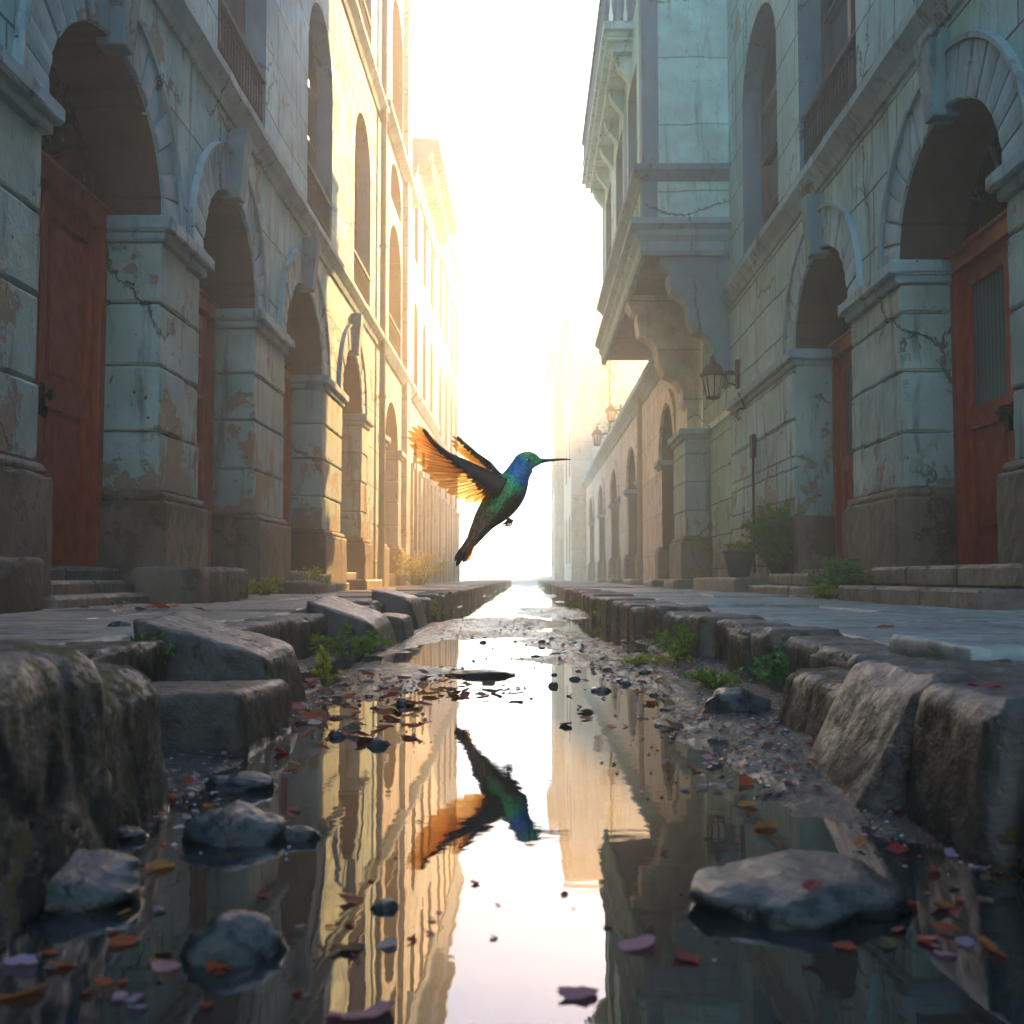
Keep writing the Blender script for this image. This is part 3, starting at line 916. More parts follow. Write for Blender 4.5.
for o in win_r2: window(root, Rm, o, .27)
for o in (win_r[1], win_r[2], win_r[3]): railing(root, Rm, o['s0'] + .005, o['s1'] - .005, 4.42, 5.05, .05)

# the bay
XB = 1.61
bay = MB()
Bm = lambda s, z, t: (XB + t, s, z)                   # its street face
Nm = lambda s, z, t: (s, 15.4 + t, z)                 # its near face, s along x
wall_panel(bay, Nm, XB, XR, 4.9, 13.2, [], .3)
bw = [dict(s0=16.2, s1=17.6, z0=6.15, zs=7.9, rise=.05), dict(s0=18.6, s1=20.0, z0=6.15, zs=7.9, rise=.05), dict(s0=21.2, s1=22.6, z0=6.15, zs=7.9, rise=.05)]
bw2 = [dict(s0=16.2, s1=17.6, z0=8.8, zs=11., rise=.05), dict(s0=18.6, s1=20.0, z0=8.8, zs=11., rise=.05), dict(s0=21.2, s1=22.6, z0=8.8, zs=11., rise=.05)]
wall_panel(bay, Bm, 15.4, RF, 4.9, 8.3, bw, .3, 0, 1); wall_panel(bay, Bm, 15.4, RF, 8.3, 13.2, bw2, .3, 0, 1)
bay.face([(XB, RF, 4.9), (XR, RF, 4.9), (XR, RF, 13.2), (XB, RF, 13.2)])
bay.face([(XB, 15.4, 13.2), (XR, 15.4, 13.2), (XR, RF, 13.2), (XB, RF, 13.2)])
bay.face([(XB + .1, 15.42, 4.9), (XR, 15.42, 4.9), (XR, RF, 4.9), (XB + .1, RF, 4.9)], 2)
BAY = bay.build('bay', [M['wall_pale'], M['reveal_blue'], M['soffit']], root)
for o in bw + bw2: window(BAY, Bm, o, .24, rows=2, arched=False)
def ring(name, prof, mat):
    """a moulding wrapped round the bay's near and street faces"""
    g = MB(); V, F = [], []
    P = [(-.04, prof[0][1])] + prof + [(-.04, prof[-1][1])]
    path = [(XR, 15.4, 0, -1)] + [(XR - (XR - XB) * k / 5, 15.4, 0, -1) for k in range(1, 5)] + [(XB, 15.4, -1, -1)] + [(XB, 15.4 + (RF - 15.4) * k / 16, -1, 0) for k in range(1, 17)]
    for (x, y_, nx, ny) in path:
        for (t, z) in P:
            k = .006 * nz((x, y_, z), 4.)
            V.append((x + nx * (t + k), y_ + ny * (t + k), z + k))
    L = len(P)
    for i in range(len(path) - 1):
        for k in range(L - 1): F.append((i * L + k, i * L + k + 1, (i + 1) * L + k + 1, (i + 1) * L + k))
    F.append(tuple(range(L))); F.append(tuple(range(len(V) - L, len(V))))
    g.mesh(V, F); return g.build(name, mat, BAY)
ring('bay_cornice', [(.02, 4.80), (.05, 4.86), (.05, 4.98), (.10, 5.06), (.10, 5.13), (.18, 5.20), (.18, 5.28), (.02, 5.31)], M['trim'])
ring('bay_sill', [(.02, 5.84), (.06, 5.90), (.14, 5.97), (.14, 6.05), (.02, 6.09)], M['reveal_blue'])
g = MB()
g.box((XB - .012, 15.385, 5.31), (XB + .2, 15.7, 5.84)); g.build('corner_strip', M['reveal_blue'], BAY)
g = MB(); g.box((XB - .012, 15.385, 6.09), (XB + .22, 15.7, 13.1)); g.build('corner_strip', M['reveal_blue'], BAY)
g = MB()
g.box((XB - .010, 23.2, 6.09), (XB + .1, RF + .01, 13.1)); g.build('corner_strip', M['reveal_blue'], BAY)
g = MB(); g.box((XB - .010, 17.85, 6.09), (XB + .1, 18.35, 8.2))
g.build('corner_strip', M['reveal_blue'], BAY)
g = MB()                                              # raised scroll panels under the bay windows
for s in (16.0, 17.2, 18.4, 19.6, 20.8, 22.0):
    g.box((XB - .02, s, 5.38), (XB + .02, s + .9, 5.42)); g.box((XB - .02, s, 5.74), (XB + .02, s + .9, 5.78))
    for c in (.2, .45, .7):
        g.tube([(XB - .015, s + c + .11 * math.cos(w), 5.58 + .12 * math.sin(w)) for w in [k * math.pi / 6 for k in range(13)]], .018, 5)
g.build('ornament_panel', M['wall_pale'], BAY)
# balcony high on the street face
g = MB()
g.box((1.16, 16.6, 8.62), (XB + .02, 23.4, 8.74)); g.box((1.22, 16.7, 8.50), (XB + .02, 23.3, 8.62)); g.box((1.32, 16.8, 8.36), (XB + .02, 23.2, 8.50))
for s in (16.95, 18.2, 19.4, 20.6, 21.8, 22.9):
    g.mesh([(XB, s, 7.95), (XB, s + .2, 7.95), (XB, s, 8.36), (XB, s + .2, 8.36), (1.36, s, 8.36), (1.36, s + .2, 8.36), (1.40, s, 8.22), (1.40, s + .2, 8.22)],
           [(0, 2, 4, 6), (1, 7, 5, 3), (0, 6, 7, 1), (6, 4, 5, 7), (2, 3, 5, 4)])
bal = g.build('balcony', M['wall_pale'], root)
g = MB()
n = 46
for k in range(n + 1):
    s = 16.68 + (23.32 - 16.68) * k / n
    g.lathe((1.22, s, 8.74), [(.03, 0), (.022, .1), (.045, .3), (.025, .55), (.03, .72)], 8)
for k in range(1, 4): g.lathe((1.22 + .11 * k, 16.68, 8.74), [(.03, 0), (.022, .1), (.045, .3), (.025, .55), (.03, .72)], 8)
g.box((1.16, 16.62, 9.46), (1.28, 23.38, 9.56)); g.box((1.285, 16.62, 9.46), (XB, 16.74, 9.56))
g.build('balustrade', M['reveal_blue'], bal)

def bracket(y0, y1, x0, x1, z0, z1, seed):
    """scrolled stone bracket, its outline stepping in and out from the bay down to the wall"""
    pts = [(x0, z1), (x0, z1 - .16), (x0 + .06, z1 - .26), (x0 + .16, z1 - .30)]
    ctrl = [(.12, .18), (.16, .30), (.30, .34), (.40, .40), (.42, .52), (.50, .60), (.66, .64), (.74, .72), (.78, .84), (.88, .93), (.93, 1.0)]
    for u, w in ctrl: pts.append((x0 + (x1 - x0) * u, z1 - (z1 - z0) * w))
    fine = []
    for i in range(len(pts) - 1):
        for k in range(5):
            u = k / 5
            x = pts[i][0] + (pts[i + 1][0] - pts[i][0]) * u; z = pts[i][1] + (pts[i + 1][1] - pts[i][1]) * u
            j = .022 * nz((x, z, seed), 9.)
            fine.append((x + j, z + j * .6))
    fine += [pts[-1], (x1 + .03, pts[-1][1]), (x1 + .03, z1)]
    g = MB()
    n = len(fine)
    V = [(x, y0, z) for x, z in fine] + [(x, y1, z) for x, z in fine]
    g.mesh(V, [tuple(range(n)), tuple(range(2 * n - 1, n - 1, -1))] + [(k, k + n, (k + 1) % n + n, (k + 1) % n) for k in range(n)])
    return g
bracket(15.46, 15.86, 1.84, XR, 3.02, 4.9, 2.).build('bracket', M['reveal_cool'], root, bev=.02)
bracket(17.95, 18.45, 1.62, 2.78, 2.75, 4.9, 7.).build('bracket', M['wall_far'], root, bev=.02)
pier(root, lambda s, z, t: (2.52 + t, s, z), 17.95, 19.35, ZI_R, 1.0, 55, reveal=.9)
g = MB(); g.box((2.56, 17.97, ZI_R), (3.4, 19.3, 4.88)); g.build('bay_pier', M['wall_far'], root)

# ------------------------------------------------------------------ right arcade and the far blocks
XA = 2.62
Am = lambda s, z, t: (XA + t, s, z)
root = thing('arcaded_building', 'long low arcaded building in the mist beyond the bay on the right', 'building', (XA + 3, 40, 0))
aops = [dict(s0=a, s1=b, z0=PAV, zs=2.62, rise=r) for a, b, r in ((19.75, 21.9, .95), (26.6, 29.2, .95), (32.2, 34.9, .95), (38.0, 40.8, .95), (44.0, 47.0, .95))]
g = MB()
wall_panel(g, Am, 19.35, 50, PAV - .1, 4.5, aops, .7)
g.face([Am(19.35, 4.62, .0), Am(50, 4.62, .0), Am(50, 4.62, 5), Am(19.35, 4.62, 5)])
shell(g, Am, 19.35, 50, PAV - .1, 4.4)
g.build('wall', [M['wall_far'], M['reveal']], root)
moulding(root, 'cornice', Am, 20.95, 50, [(.03, 4.25), (.08, 4.36), (.22, 4.5), (.22, 4.62), (.02, 4.66)], M['trim'])
for i, o in enumerate(aops):
    d = MB(); A = arc(o)
    for k in range(len(A) - 1):
        d.face([Am(A[k][0], PAV, .66), Am(A[k + 1][0], PAV, .66), Am(*A[k + 1], .66), Am(*A[k], .66)])
    d.mbox(Am, o['s0'] + .25, o['s1'] - .25, PAV, 2.5, .60, .655, 1); d.mbox(Am, o['s0'] + .3, (o['s0'] + o['s1']) / 2 - .02, .5, 2.3, .58, .60, 1)
    d.build('door', [M['tymp'], M['curtain']], root)
    h = MB(); hw = (o['s1'] - o['s0']) / 2; sc = (o['s0'] + o['s1']) / 2
    V, F = [], []
    for k in range(19):
        a = math.pi * k / 18
        for (w, t) in ((.012, .05), (.012, -.06), (.26, -.06), (.28, .02)):
            V.append(Am(sc - (hw + w) * math.cos(a), o['zs'] + (o['rise'] + w) * math.sin(a), t))
    for k in range(18):
        for c in range(3): F.append((k * 4 + c, k * 4 + c + 1, k * 4 + 5 + c, k * 4 + 4 + c))
    h.mesh(V, F); h.build('arch_surround', M['wall_far'], root)
    for a in (o['s0'] - .5, o['s1'] + .04):
        if a < 19.4: continue
        pier(root, Am, a, a + .46, 2.62, .95, 70 + int(a), reveal=.6, courses=[.95, 2.46])
g = MB(); g.tube([Am(25.2, .2, -.1), Am(25.2, 4.4, -.1)], .06, 8); g.build('downpipe', M['pipe'], root)
def block(name, label, x, y0, y1, h):
    root = thing(name, label, 'building', (x + 4, (y0 + y1) / 2, 0))
    g = MB()
    mp = lambda s, z, t: (x + t, s, z)
    nw = int((y1 - y0) / 4)
    for k in range(int(h / 4)):
        W = [dict(s0=y0 + 4 * i + 1.2, s1=y0 + 4 * i + 2.8, z0=k * 4 + 1., zs=k * 4 + 2.8, rise=.4) for i in range(nw)]
        wall_panel(g, mp, y0, y1, k * 4, k * 4 + 4, W, .3)
        for o in W: window(root, mp, o, .24, rows=2)
    wall_panel(g, mp, y0, y1, int(h / 4) * 4, h, [], .3)
    shell(g, mp, y0, y1, 0, h, 9.)
    g.build('wall', [M['wall_far'], M['reveal']], root)
    g = MB(); g.box((x - .35, y0 - .35, h), (x + 9.3, y1 + .3, h + .5)); g.box((x - .18, y0 - .18, h - .4), (x + 9.2, y1 + .2, h)); g.build('cornice', M['wall_far'], root)
block('mist_block', 'tall square block standing in the mist behind the arcade on the right', 1.97, 50.2, 60, 12.6)
block('dim_block', 'dimmest tall block at the far right end of the street', 1.5, 61, 70, 12.6)
# ------------------------------------------------------------------ steps and loose blocks by the doors
def rb_thing(name, label, cat, a, b, mat, group=None, r=.03, cell=.05, amp=.012, chip=.03, seed=0., taper=None, freq=6., smooth=True):
    g = MB(); g.rbox(a, b, r, cell, amp, chip, seed=seed, taper=taper, freq=freq)
    c = [(a[i] + b[i]) / 2 for i in range(3)]; c[2] = a[2]
    return tag(g.build(name, mat, None, smooth=smooth, loc=c), label, cat, group)

def steps(label, boxes, seed):
    a, b = boxes[0]
    root = thing('stone_steps', label, 'steps', ((a[0] + b[0]) / 2, (a[1] + b[1]) / 2, a[2]), 'stone steps up to the doors')
    for i, (a, b) in enumerate(boxes):
        g = MB(); L = b[1] - a[1]
        n = max(1, int(L / .8))
        for k in range(n):
            g.rbox((a[0], a[1] + L * k / n + .003, a[2]), (b[0], a[1] + L * (k + 1) / n - .003, b[2]), .02, .08, .004, .02, seed=seed + i * 3 + k)
        g.build('step', M['step'], root)
P0 = PAV - .04
steps('three worn steps before the first dark red door on the left', [((-2.80, 5.70, P0), (-2.38, 7.13, .268)), ((-2.98, 5.82, .2), (-2.58, 7.66, .345)), ((-3.0, 5.83, .3), (-2.76, 7.66, .425))], 1.)
steps('low step below the narrow red doorway third along the left wall', [((-2.55, 11.9, P0), (-2.15, 13.7, .30)), ((-2.6, 11.95, .297), (-2.36, 13.7, .40))], 5.)
steps('low step under the fourth left arch, in golden light', [((-2.55, 15.5, P0), (-2.2, 17.2, .33))], 8.)
steps('broad double step of the red double door with curtained panes', [((2.28, 5.75, P0), (2.75, 8.36, .305)), ((2.50, 5.75, .302), (2.86, 8.38, .435))], 11.)
steps('two shallow steps below the half hidden red door on the right', [((2.30, 9.1, P0), (2.72, 11.85, .285)), ((2.52, 9.75, .282), (2.86, 11.9, .40))], 16.)
steps('row of squared blocks carrying the flower pot below the wall lantern', [((2.18, 11.95, P0), (2.74, 14.9, .36))], 22.)
rb_thing('stone_block', 'dark squared block at the foot of the nearest left pier', 'block', (-2.62, 4.6, P0), (-2.40, 5.62, .46), M['plinth'], 'squared blocks by the left piers', seed=3., cell=.06)
rb_thing('stone_block', 'long bench-like block between the first two red doors on the left', 'block', (-2.52, 7.16, P0), (-2.08, 8.42, .43), M['plinth'], 'squared blocks by the left piers', seed=8., cell=.06)
rb_thing('stone_block', 'small grey block at the foot of the third left arch', 'block', (-2.46, 11.0, P0), (-2.12, 11.75, .32), M['plinth'], 'squared blocks by the left piers', seed=12., cell=.06)
rb_thing('stone_block', 'rough block at the corner pier under the bay', 'block', (2.14, 16.6, P0), (2.5, 17.8, .33), M['kerb'], seed=13., cell=.07)
for i, (a, b, s0, s1) in enumerate(((2.12, 2.6, 19.3, 20.8), (2.2, 2.6, 24.0, 26.2), (2.2, 2.6, 29.6, 31.9), (2.2, 2.6, 35.3, 37.5))):
    rb_thing('plinth_block', 'low stone footing between the misty arcade arches', 'footing', (a, s0, P0), (b, s1, .32), M['kerb'], 'footings along the misty arcade', seed=20. + i, cell=.16)

# ------------------------------------------------------------------ kerbs
def kerb_row(side, spans, group, label, seed):
    q = random.Random(seed)
    y = spans[0][0]
    k = 0
    while y < 58:
        L = q.uniform(.30, .62) if y < 16 else q.uniform(.8, 1.6)
        xi = None
        for (a, b, x) in spans:
            if a <= y < b: xi = x
        if xi is not None:
            dx = q.uniform(-.035, .035); top = PAV + q.uniform(-.016, .012)
            outer = -1.14 if side < 0 else .98
            lo, hi = sorted((xi + dx, outer))
            tl = q.uniform(-.03, .03)
            tp = (lambda w, h, tl=tl: Vector((w.x + tl * w.z, w.y, w.z)))
            o = rb_thing('kerb_stone', label, 'kerb stone', (lo, y + .008, -.09), (hi, y + L - .008, top), M['kerb'], group, r=.026,
                         cell=.03 if y < 8 else .1, amp=.006, chip=.018, seed=q.uniform(0, 99), taper=tp, freq=8.)
        y += L; k += 1
kerb_row(-1, [(3.35, 6.0, -.93), (6.0, 9.0, -.95), (9.0, 58, -.84)], 'kerb stones along the left pavement', 'rough squared kerb stone in the left row running back into the mist', 5)
kerb_row(1, [(2.55, 4.2, .74), (4.2, 6.6, .68), (6.6, 9.5, .62), (9.5, 58, .58)], 'kerb stones along the right pavement', 'upright squared kerb stone in the right row running back into the mist', 9)

# ------------------------------------------------------------------ the tumbled blocks of the near kerb
def slope(sx=0., sy=0., tw=0.):
    def f(w, h):
        k = (w.z + h.z) / (2 * h.z)
        return Vector((w.x + tw * w.y * k - sx * k * .0, w.y, w.z + k * (sx * w.x + sy * w.y)))
    return f
def lean(dx=0., sx=0., sy=0.):
    def f(w, h):
        k = (w.z + h.z) / (2 * h.z)
        return Vector((w.x * (1 - .06 * k) + dx * k, w.y * (1 - .05 * k), w.z + k * (sx * w.x + sy * w.y)))
    return f
BG = 'tumbled blocks of the near kerb'
rb_thing('stone_block', 'huge dark mossy block at the near end of the left kerb', 'block', (-1.35, 1.02, -.10), (-.50, 1.52, .305), M['block'], BG, r=0.056, cell=.015, amp=0.0054, chip=0.0101, seed=1.5, taper=lean(-.03, -.05, 0))
rb_thing('stone_block', 'mossy upright block wedged behind the huge dark one on the left', 'block', (-1.2, 1.53, -.10), (-.555, 1.86, .25), M['block'], BG, r=0.045, cell=.015, amp=0.0047, chip=0.0101, seed=4.1, taper=lean(-.02, -.10, .03))
rb_thing('stone_block', 'low flat step block lying in the puddle before the left pavement', 'block', (-.93, 2.33, -.08), (-.565, 2.84, .118), M['block_dry'], BG, r=0.022, cell=.015, amp=0.0030, chip=0.0081, seed=7.7, taper=lean(-.015, .02, -.03))
rb_thing('stone_block', 'wedge shaped block with a slanting top beside ferns at the left kerb', 'block', (-1.02, 2.98, -.08), (-.635, 3.42, .215), M['block_dry'], BG, r=0.026, cell=.017, amp=0.0047, chip=0.0101, seed=10.2, taper=lean(-.05, -.26, .02))
rb_thing('stone_block', 'slab of left pavement edge with a broken mossy face', 'block', (-1.5, 2.28, -.08), (-.945, 2.97, .203), M['block'], BG, r=0.015, cell=.028, amp=0.0034, chip=0.0134, seed=15.2)
rb_thing('stone_block', 'square mossless slab of left pavement edge behind the mossy upright block', 'block', (-1.5, 1.88, -.08), (-1.02, 2.26, .20), M['block_dry'], BG, r=0.015, cell=.03, amp=0.0034, chip=0.0118, seed=17.2)
rb_thing('stone_block', 'tilted boulder-like block above green weeds at the left kerb', 'block', (-1.02, 5.45, -.06), (-.66, 6.12, .215), M['block_dry'], BG, r=0.045, cell=.035, amp=0.0067, chip=0.0134, seed=21.4, taper=lean(-.08, -.32, .03))
rb_thing('stone_block', 'small low stone next to the tilted boulder-like block', 'block', (-.84, 6.3, -.06), (-.66, 6.75, .15), M['block_dry'], BG, r=0.030, cell=.035, amp=0.0047, chip=0.0101, seed=24.4, taper=lean(-.02, -.1, 0))
rb_thing('stone_block', 'sunlit rounded block farthest along the broken left kerb', 'block', (-1.02, 7.7, -.06), (-.72, 8.5, .255), M['block_dry'], BG, r=0.045, cell=.04, amp=0.0061, chip=0.0134, seed=27.4, taper=lean(-.07, -.22, 0))
rb_thing('stone_block', 'mossy sided flat block beside the round boulder on the right', 'block', (.565, 2.18, -.08), (1.0, 2.72, .158), M['block'], BG, r=0.026, cell=.017, amp=0.0040, chip=0.0101, seed=31.4, taper=lean(.035, .03, 0))
rb_thing('stone_block', 'block with a golden sloping flank leading the right kerb', 'block', (.45, 1.74, -.10), (1.0, 2.16, .215), M['block_dry'], BG, r=0.034, cell=.014, amp=0.0047, chip=0.0118, seed=34.4,
         taper=lambda w, h: Vector((w.x + .16 * ((w.z + h.z) / (2 * h.z)) * (1 - (w.x + h.x) / (2 * h.x)), w.y, w.z)))
rb_thing('stone_block', 'dark split-edged block next to the one with the golden flank', 'block', (.55, 1.43, -.10), (1.1, 1.74, .212), M['block_dry'], BG, r=0.030, cell=.014, amp=0.0040, chip=0.0134, seed=37.4, taper=lean(.02, 0, 0))
rb_thing('stone_block', 'nearest and darkest block of the right kerb', 'block', (.575, .92, -.10), (1.2, 1.42, .206), M['block_dry'], BG, r=0.030, cell=.015, amp=0.0040, chip=0.0101, seed=41.4, taper=lean(.03, 0, 0))
rb_thing('paving_slab', 'raised paving slab lying loose on the right pavement edge', 'slab', (.86, 2.22, .17), (2.0, 2.72, .23), M['slab'], r=0.011, cell=.05, amp=0.0020, chip=0.0067, seed=44.)
rb_thing('paving_slab', 'broad slab behind the nearest blocks of the right kerb', 'slab', (1.02, 1.2, .12), (2.4, 2.24, .205), M['slab'], r=0.011, cell=.06, amp=0.0020, chip=0.0067, seed=46.)

# ------------------------------------------------------------------ water-worn stones
def stone(label, px, py, wpx, hgt, dep=.8, flat=1., z=0., seed=0., name='river_stone', cat='stone', group=None, rot=0., mat=None, sink=.35):
    """a rounded stone whose near waterline is seen at (px, py) and which is wpx pixels wide"""
    p = G(px, py, z)
    w = wpx / FPX * p.y
    rx, ry, rz = w / 2, w * dep / 2, hgt * .8
    bm = bmesh.new(); bmesh.ops.create_icosphere(bm, subdivisions=4, radius=1.)
    V = []
    for v in bm.verts:
        c = v.co.copy()
        s = 1 + .26 * nz(c, 1.3, seed) + .14 * nz(c, 2.6, seed + 5) + .05 * nz(c, 6., seed + 7) - .10 * abs(nz(c, 2.1, seed + 11))
        c = Vector((math.copysign(abs(c.x) ** .93, c.x), math.copysign(abs(c.y) ** .93, c.y), math.copysign(abs(c.z) ** (1.05 * flat), c.z))) * s
        if c.z > 0: c.z *= 1 - .22 * max(0, nz(c, 2., seed + 2))
        V.append(Vector((c.x * rx, c.y * ry, c.z * rz * (1 if c.z > 0 else sink))))
    F = [[v.index for v in f.verts] for f in bm.faces]
    bm.free()
    cr, sr = math.cos(rot), math.sin(rot)
    V = [Vector((v.x * cr - v.y * sr, v.x * sr + v.y * cr, v.z)) for v in V]
    c = Vector((p.x, p.y + ry * .92, z))
    g = MB(); g.mesh([v + c for v in V], F)
    return tag(g.build(name, mat or M['rock'], None, True, loc=c), label, cat, group)
RG = 'rounded stones in the puddle'
stone('large flat pitted stone in the right of the puddle, a red leaf on top', 820, 928, 226, .046, .95, .62, seed=2., group=RG)
stone('dark humped stone nearest the bottom of the puddle on the left', 223, 966, 100, .044, .85, 1., seed=6., group=RG)
stone('broad dark stone in front of the huge mossy block', 2, 918, 215, .060, .8, .8, seed=9.4, group=RG)
stone('rounded stone with a sunlit cap below the low flat step block', 225, 846, 104, .058, .8, .9, seed=12.3, group=RG)
stone('low oval stone in the puddle just right of the mossy upright block', 236, 792, 70, .032, .8, .9, seed=15.1, group=RG)
stone('small pale stone touching the stone with the sunlit cap', 295, 842, 40, .022, .8, .9, seed=18.6, group=RG)
stone('smooth round boulder by the mossy sided block on the right', 741, 719, 72, .090, .85, .9, seed=21.9, group=RG)
stone('flat grey stone awash in the middle of the channel beyond the leaf litter', 478, 677, 70, .028, .7, .8, seed=24.2, group=RG)
stone('low grey stone between the weeds and the leaf litter on the left', 373, 679, 46, .045, .8, .9, seed=27.5, group=RG)
stone('small dark stone among the red leaves on the left', 403, 706, 19, .024, .9, 1., seed=30.5, group=RG)
stone('pair-mate dark stone alone in the calm water, left of the reflected bird', 377, 747, 20, .020, .9, 1., seed=33.5, group=RG)
stone('little dark stone near the end of the low flat step block', 335, 738, 17, .020, .9, 1., seed=36.5, group=RG)
stone('tiny dark stone floating in front of the left house reflection', 383, 911, 26, .013, .8, 1., seed=39.5, group=RG)
stone('dark stone under the huge mossy block, among petals', 122, 842, 36, .022, .8, 1., seed=42.5, group=RG)
stone('flat mound of stone lying on the left pavement', 160, 628, 62, .045, .8, .8, z=PAV, seed=45.5)
stone('small dark pebble beside the flat mound on the left pavement', 117, 629, 26, .028, .8, .9, z=PAV, seed=48.5)
stone('black stone on the bright wet strip in mid channel', 559, 641, 18, .02, .8, 1., seed=51.5, group=RG)
stone('black flat stone a little nearer than the other on the wet strip', 561, 655, 18, .02, .7, 1., seed=54.5, group=RG)
stone('dark pointed stone on the silt spit, right of the bird reflection', 553, 687, 10, .02, .8, 1., seed=57.5, group=RG)
stone('brown stone on the silt spit with an orange leaf against it', 602, 692, 20, .02, .8, 1., seed=60.5, group=RG)

qq = random.Random(77)
def pebbles(n, box, size, label, group):
    for k in range(n):
        px, py = qq.uniform(box[0], box[2]), qq.uniform(box[1], box[3])
        stone(label, px, py, qq.uniform(*size), 0, .9) if False else None
        p = G(px, py, 0)
        if not (-.95 < p.x < .66) or mud(p.x, p.y) < -.014: continue
        w = qq.uniform(*size)
        bm = bmesh.new(); bmesh.ops.create_icosphere(bm, subdivisions=2, radius=1.)
        sd = qq.uniform(0, 99); z0 = max(0, mud(p.x, p.y))
        V = []
        for v in bm.verts:
            c = v.co * (1 + .28 * nz(v.co, 1.4, sd))
            V.append(p + Vector((c.x * w * .5, c.y * w * .4, z0 + c.z * w * .30)))
        F = [[v.index for v in f.verts] for f in bm.faces]; bm.free()
        g = MB(); g.mesh(V, F)
        tag(g.build('pebble', M['rock'], None, True, loc=p), label, 'pebble', group)
pebbles(60, (640, 660, 800, 800), (.010, .026), 'small dark pebble on the silt bank along the right kerb', 'pebbles on the right silt bank')
pebbles(60, (240, 690, 420, 740), (.012, .030), 'small wet pebble in the leaf litter along the left kerb', 'pebbles in the left leaf litter')
pebbles(60, (480, 610, 660, 700), (.02, .05), 'small dark pebble on the wet strips in mid channel', 'pebbles in mid channel')
pebbles(50, (110, 770, 300, 960), (.006, .016), 'tiny pebble in the shallow water near the huge mossy block', 'pebbles near the mossy block')
# ------------------------------------------------------------------ fallen leaves and petals
def leaf_mat(name, c, c2, rough=.45):
    N = NT(name); P = N.obj()
    a = N.noise(P, 90., 4., .6); oi = N.n("ObjectInfo").outputs['Random']
    col = N.mix(N.ramp(a, .35, .65), c, c2)
    col = N.mix(N.math('MULTIPLY', oi, .5), col, tuple(x * .35 for x in c2))
    N.done(col, rough, N.bump(a, .002, .6), Specular_IOR_Level=.5)
    t = N.n("BsdfTranslucent"); N.l(col, t.inputs[0]); m = N.n("MixShader"); m.inputs[0].default_value = .45
    N.l(N.p.outputs[0], m.inputs[1]); N.l(t.outputs[0], m.inputs[2]); N.l(m.outputs[0], N.out.inputs[0])
    return N.mat
LM = {'rust': leaf_mat('rust_leaf', (.66, .13, .03), (.32, .06, .02)), 'red': leaf_mat('red_leaf', (.55, .035, .03), (.25, .02, .02)),
      'amber': leaf_mat('amber_leaf', (.70, .30, .035), (.42, .12, .02)), 'pink': leaf_mat('pink_petal', (.78, .40, .43), (.55, .22, .28)),
      'lilac': leaf_mat('lilac_petal', (.62, .45, .62), (.42, .27, .40)), 'brown': leaf_mat('brown_leaf', (.20, .11, .055), (.10, .055, .03)),
      'pale': leaf_mat('pale_petal', (.80, .70, .66), (.58, .46, .45))}
def leaf_proto(kind, seed, petal):
    q = random.Random(seed)
    n, m = 8, 4
    curl, fold, tw = q.uniform(.1, .55), q.uniform(.15, .6), q.uniform(-.4, .4)
    top, bot = [], []
    V, F = [], []
    for i in range(n + 1):
        u = i / n
        w = (math.sin(math.pi * min(1, u * .97 + .015)) ** (.6 if petal else .85)) * (.40 if petal else .36) * (1 + .12 * math.sin(u * 17 + seed))
        for j in range(-m, m + 1):
            v = j / m
            x = u - .5; y = w * v
            z = fold * .45 * abs(v) * w + curl * (x * x) * .55 + tw * x * v * w + .03 * math.sin(9 * u + 5 * v + seed)
            V.append((x, y, z))
    W = 2 * m + 1
    for i in range(n):
        for j in range(2 * m):
            F.append((i * W + j, i * W + j + 1, (i + 1) * W + j + 1, (i + 1) * W + j))
    zmin = min(p[2] for p in V)
    V = [(x, y, z - zmin) for x, y, z in V]
    V2, F2 = list(V), list(F)
    if not petal:
        V2 += [(-.5, -.012, .02), (-.5, .012, .02), (-.72, .0, .05), (-.5, 0, .045)]
        b = len(V2) - 4
        F2 += [(b, b + 1, b + 2), (b, b + 2, b + 3), (b + 1, b + 3, b + 2)]
    me = bpy.data.meshes.new(kind); me.from_pydata(V2, [], F2); me.materials.append(LM[kind])
    me.polygons.foreach_set("use_smooth", [True] * len(F2)); me.update()
    return me
PROTO = {}
for i, k in enumerate(LM):
    PROTO[k] = [leaf_proto(k, i * 10 + j, k in ('pink', 'lilac', 'pale')) for j in range(4)]
ql = random.Random(5)
def put_leaf(kind, x, y, z, size, label, group=None, rx=None):
    petal = kind in ('pink', 'lilac', 'pale')
    o = bpy.data.objects.new('petal' if petal else 'fallen_leaf', ql.choice(PROTO[kind]))
    COL.objects.link(o)
    o.location = (x, y, z); o.scale = (size,) * 3
    t = .22 if rx is None else rx
    o.rotation_euler = (ql.gauss(0, t), ql.gauss(0, t), ql.uniform(0, 6.28))
    return tag(o, label, 'petal' if petal else 'leaf', group)
def scatter(n, poly, kinds, size, where, stack=.0):
    """leaves over a patch given by its corner pixels (x0, y0, x1, y1)"""
    k = 0
    while k < n:
        px, py = ql.uniform(poly[0], poly[2]), ql.uniform(poly[1], poly[3])
        p = G(px, py, 0)
        if not (-.86 < p.x < .66): k += 1; continue
        kind = ql.choice(kinds)
        petal = kind in ('pink', 'lilac', 'pale')
        s = ql.uniform(*size) * (.8 if petal else 1.)
        put_leaf(kind, p.x, p.y, max(.001, mud(p.x, p.y) + .002) + ql.random() * stack, s,
                 ('small curled petal ' if petal else 'small dead leaf ') + where, ('petals ' if petal else 'dead leaves ') + where)
        k += 1
A_ = ['rust', 'rust', 'red', 'amber', 'brown', 'pink', 'lilac', 'pale']
Bk = ['rust', 'rust', 'red', 'amber', 'brown', 'brown']
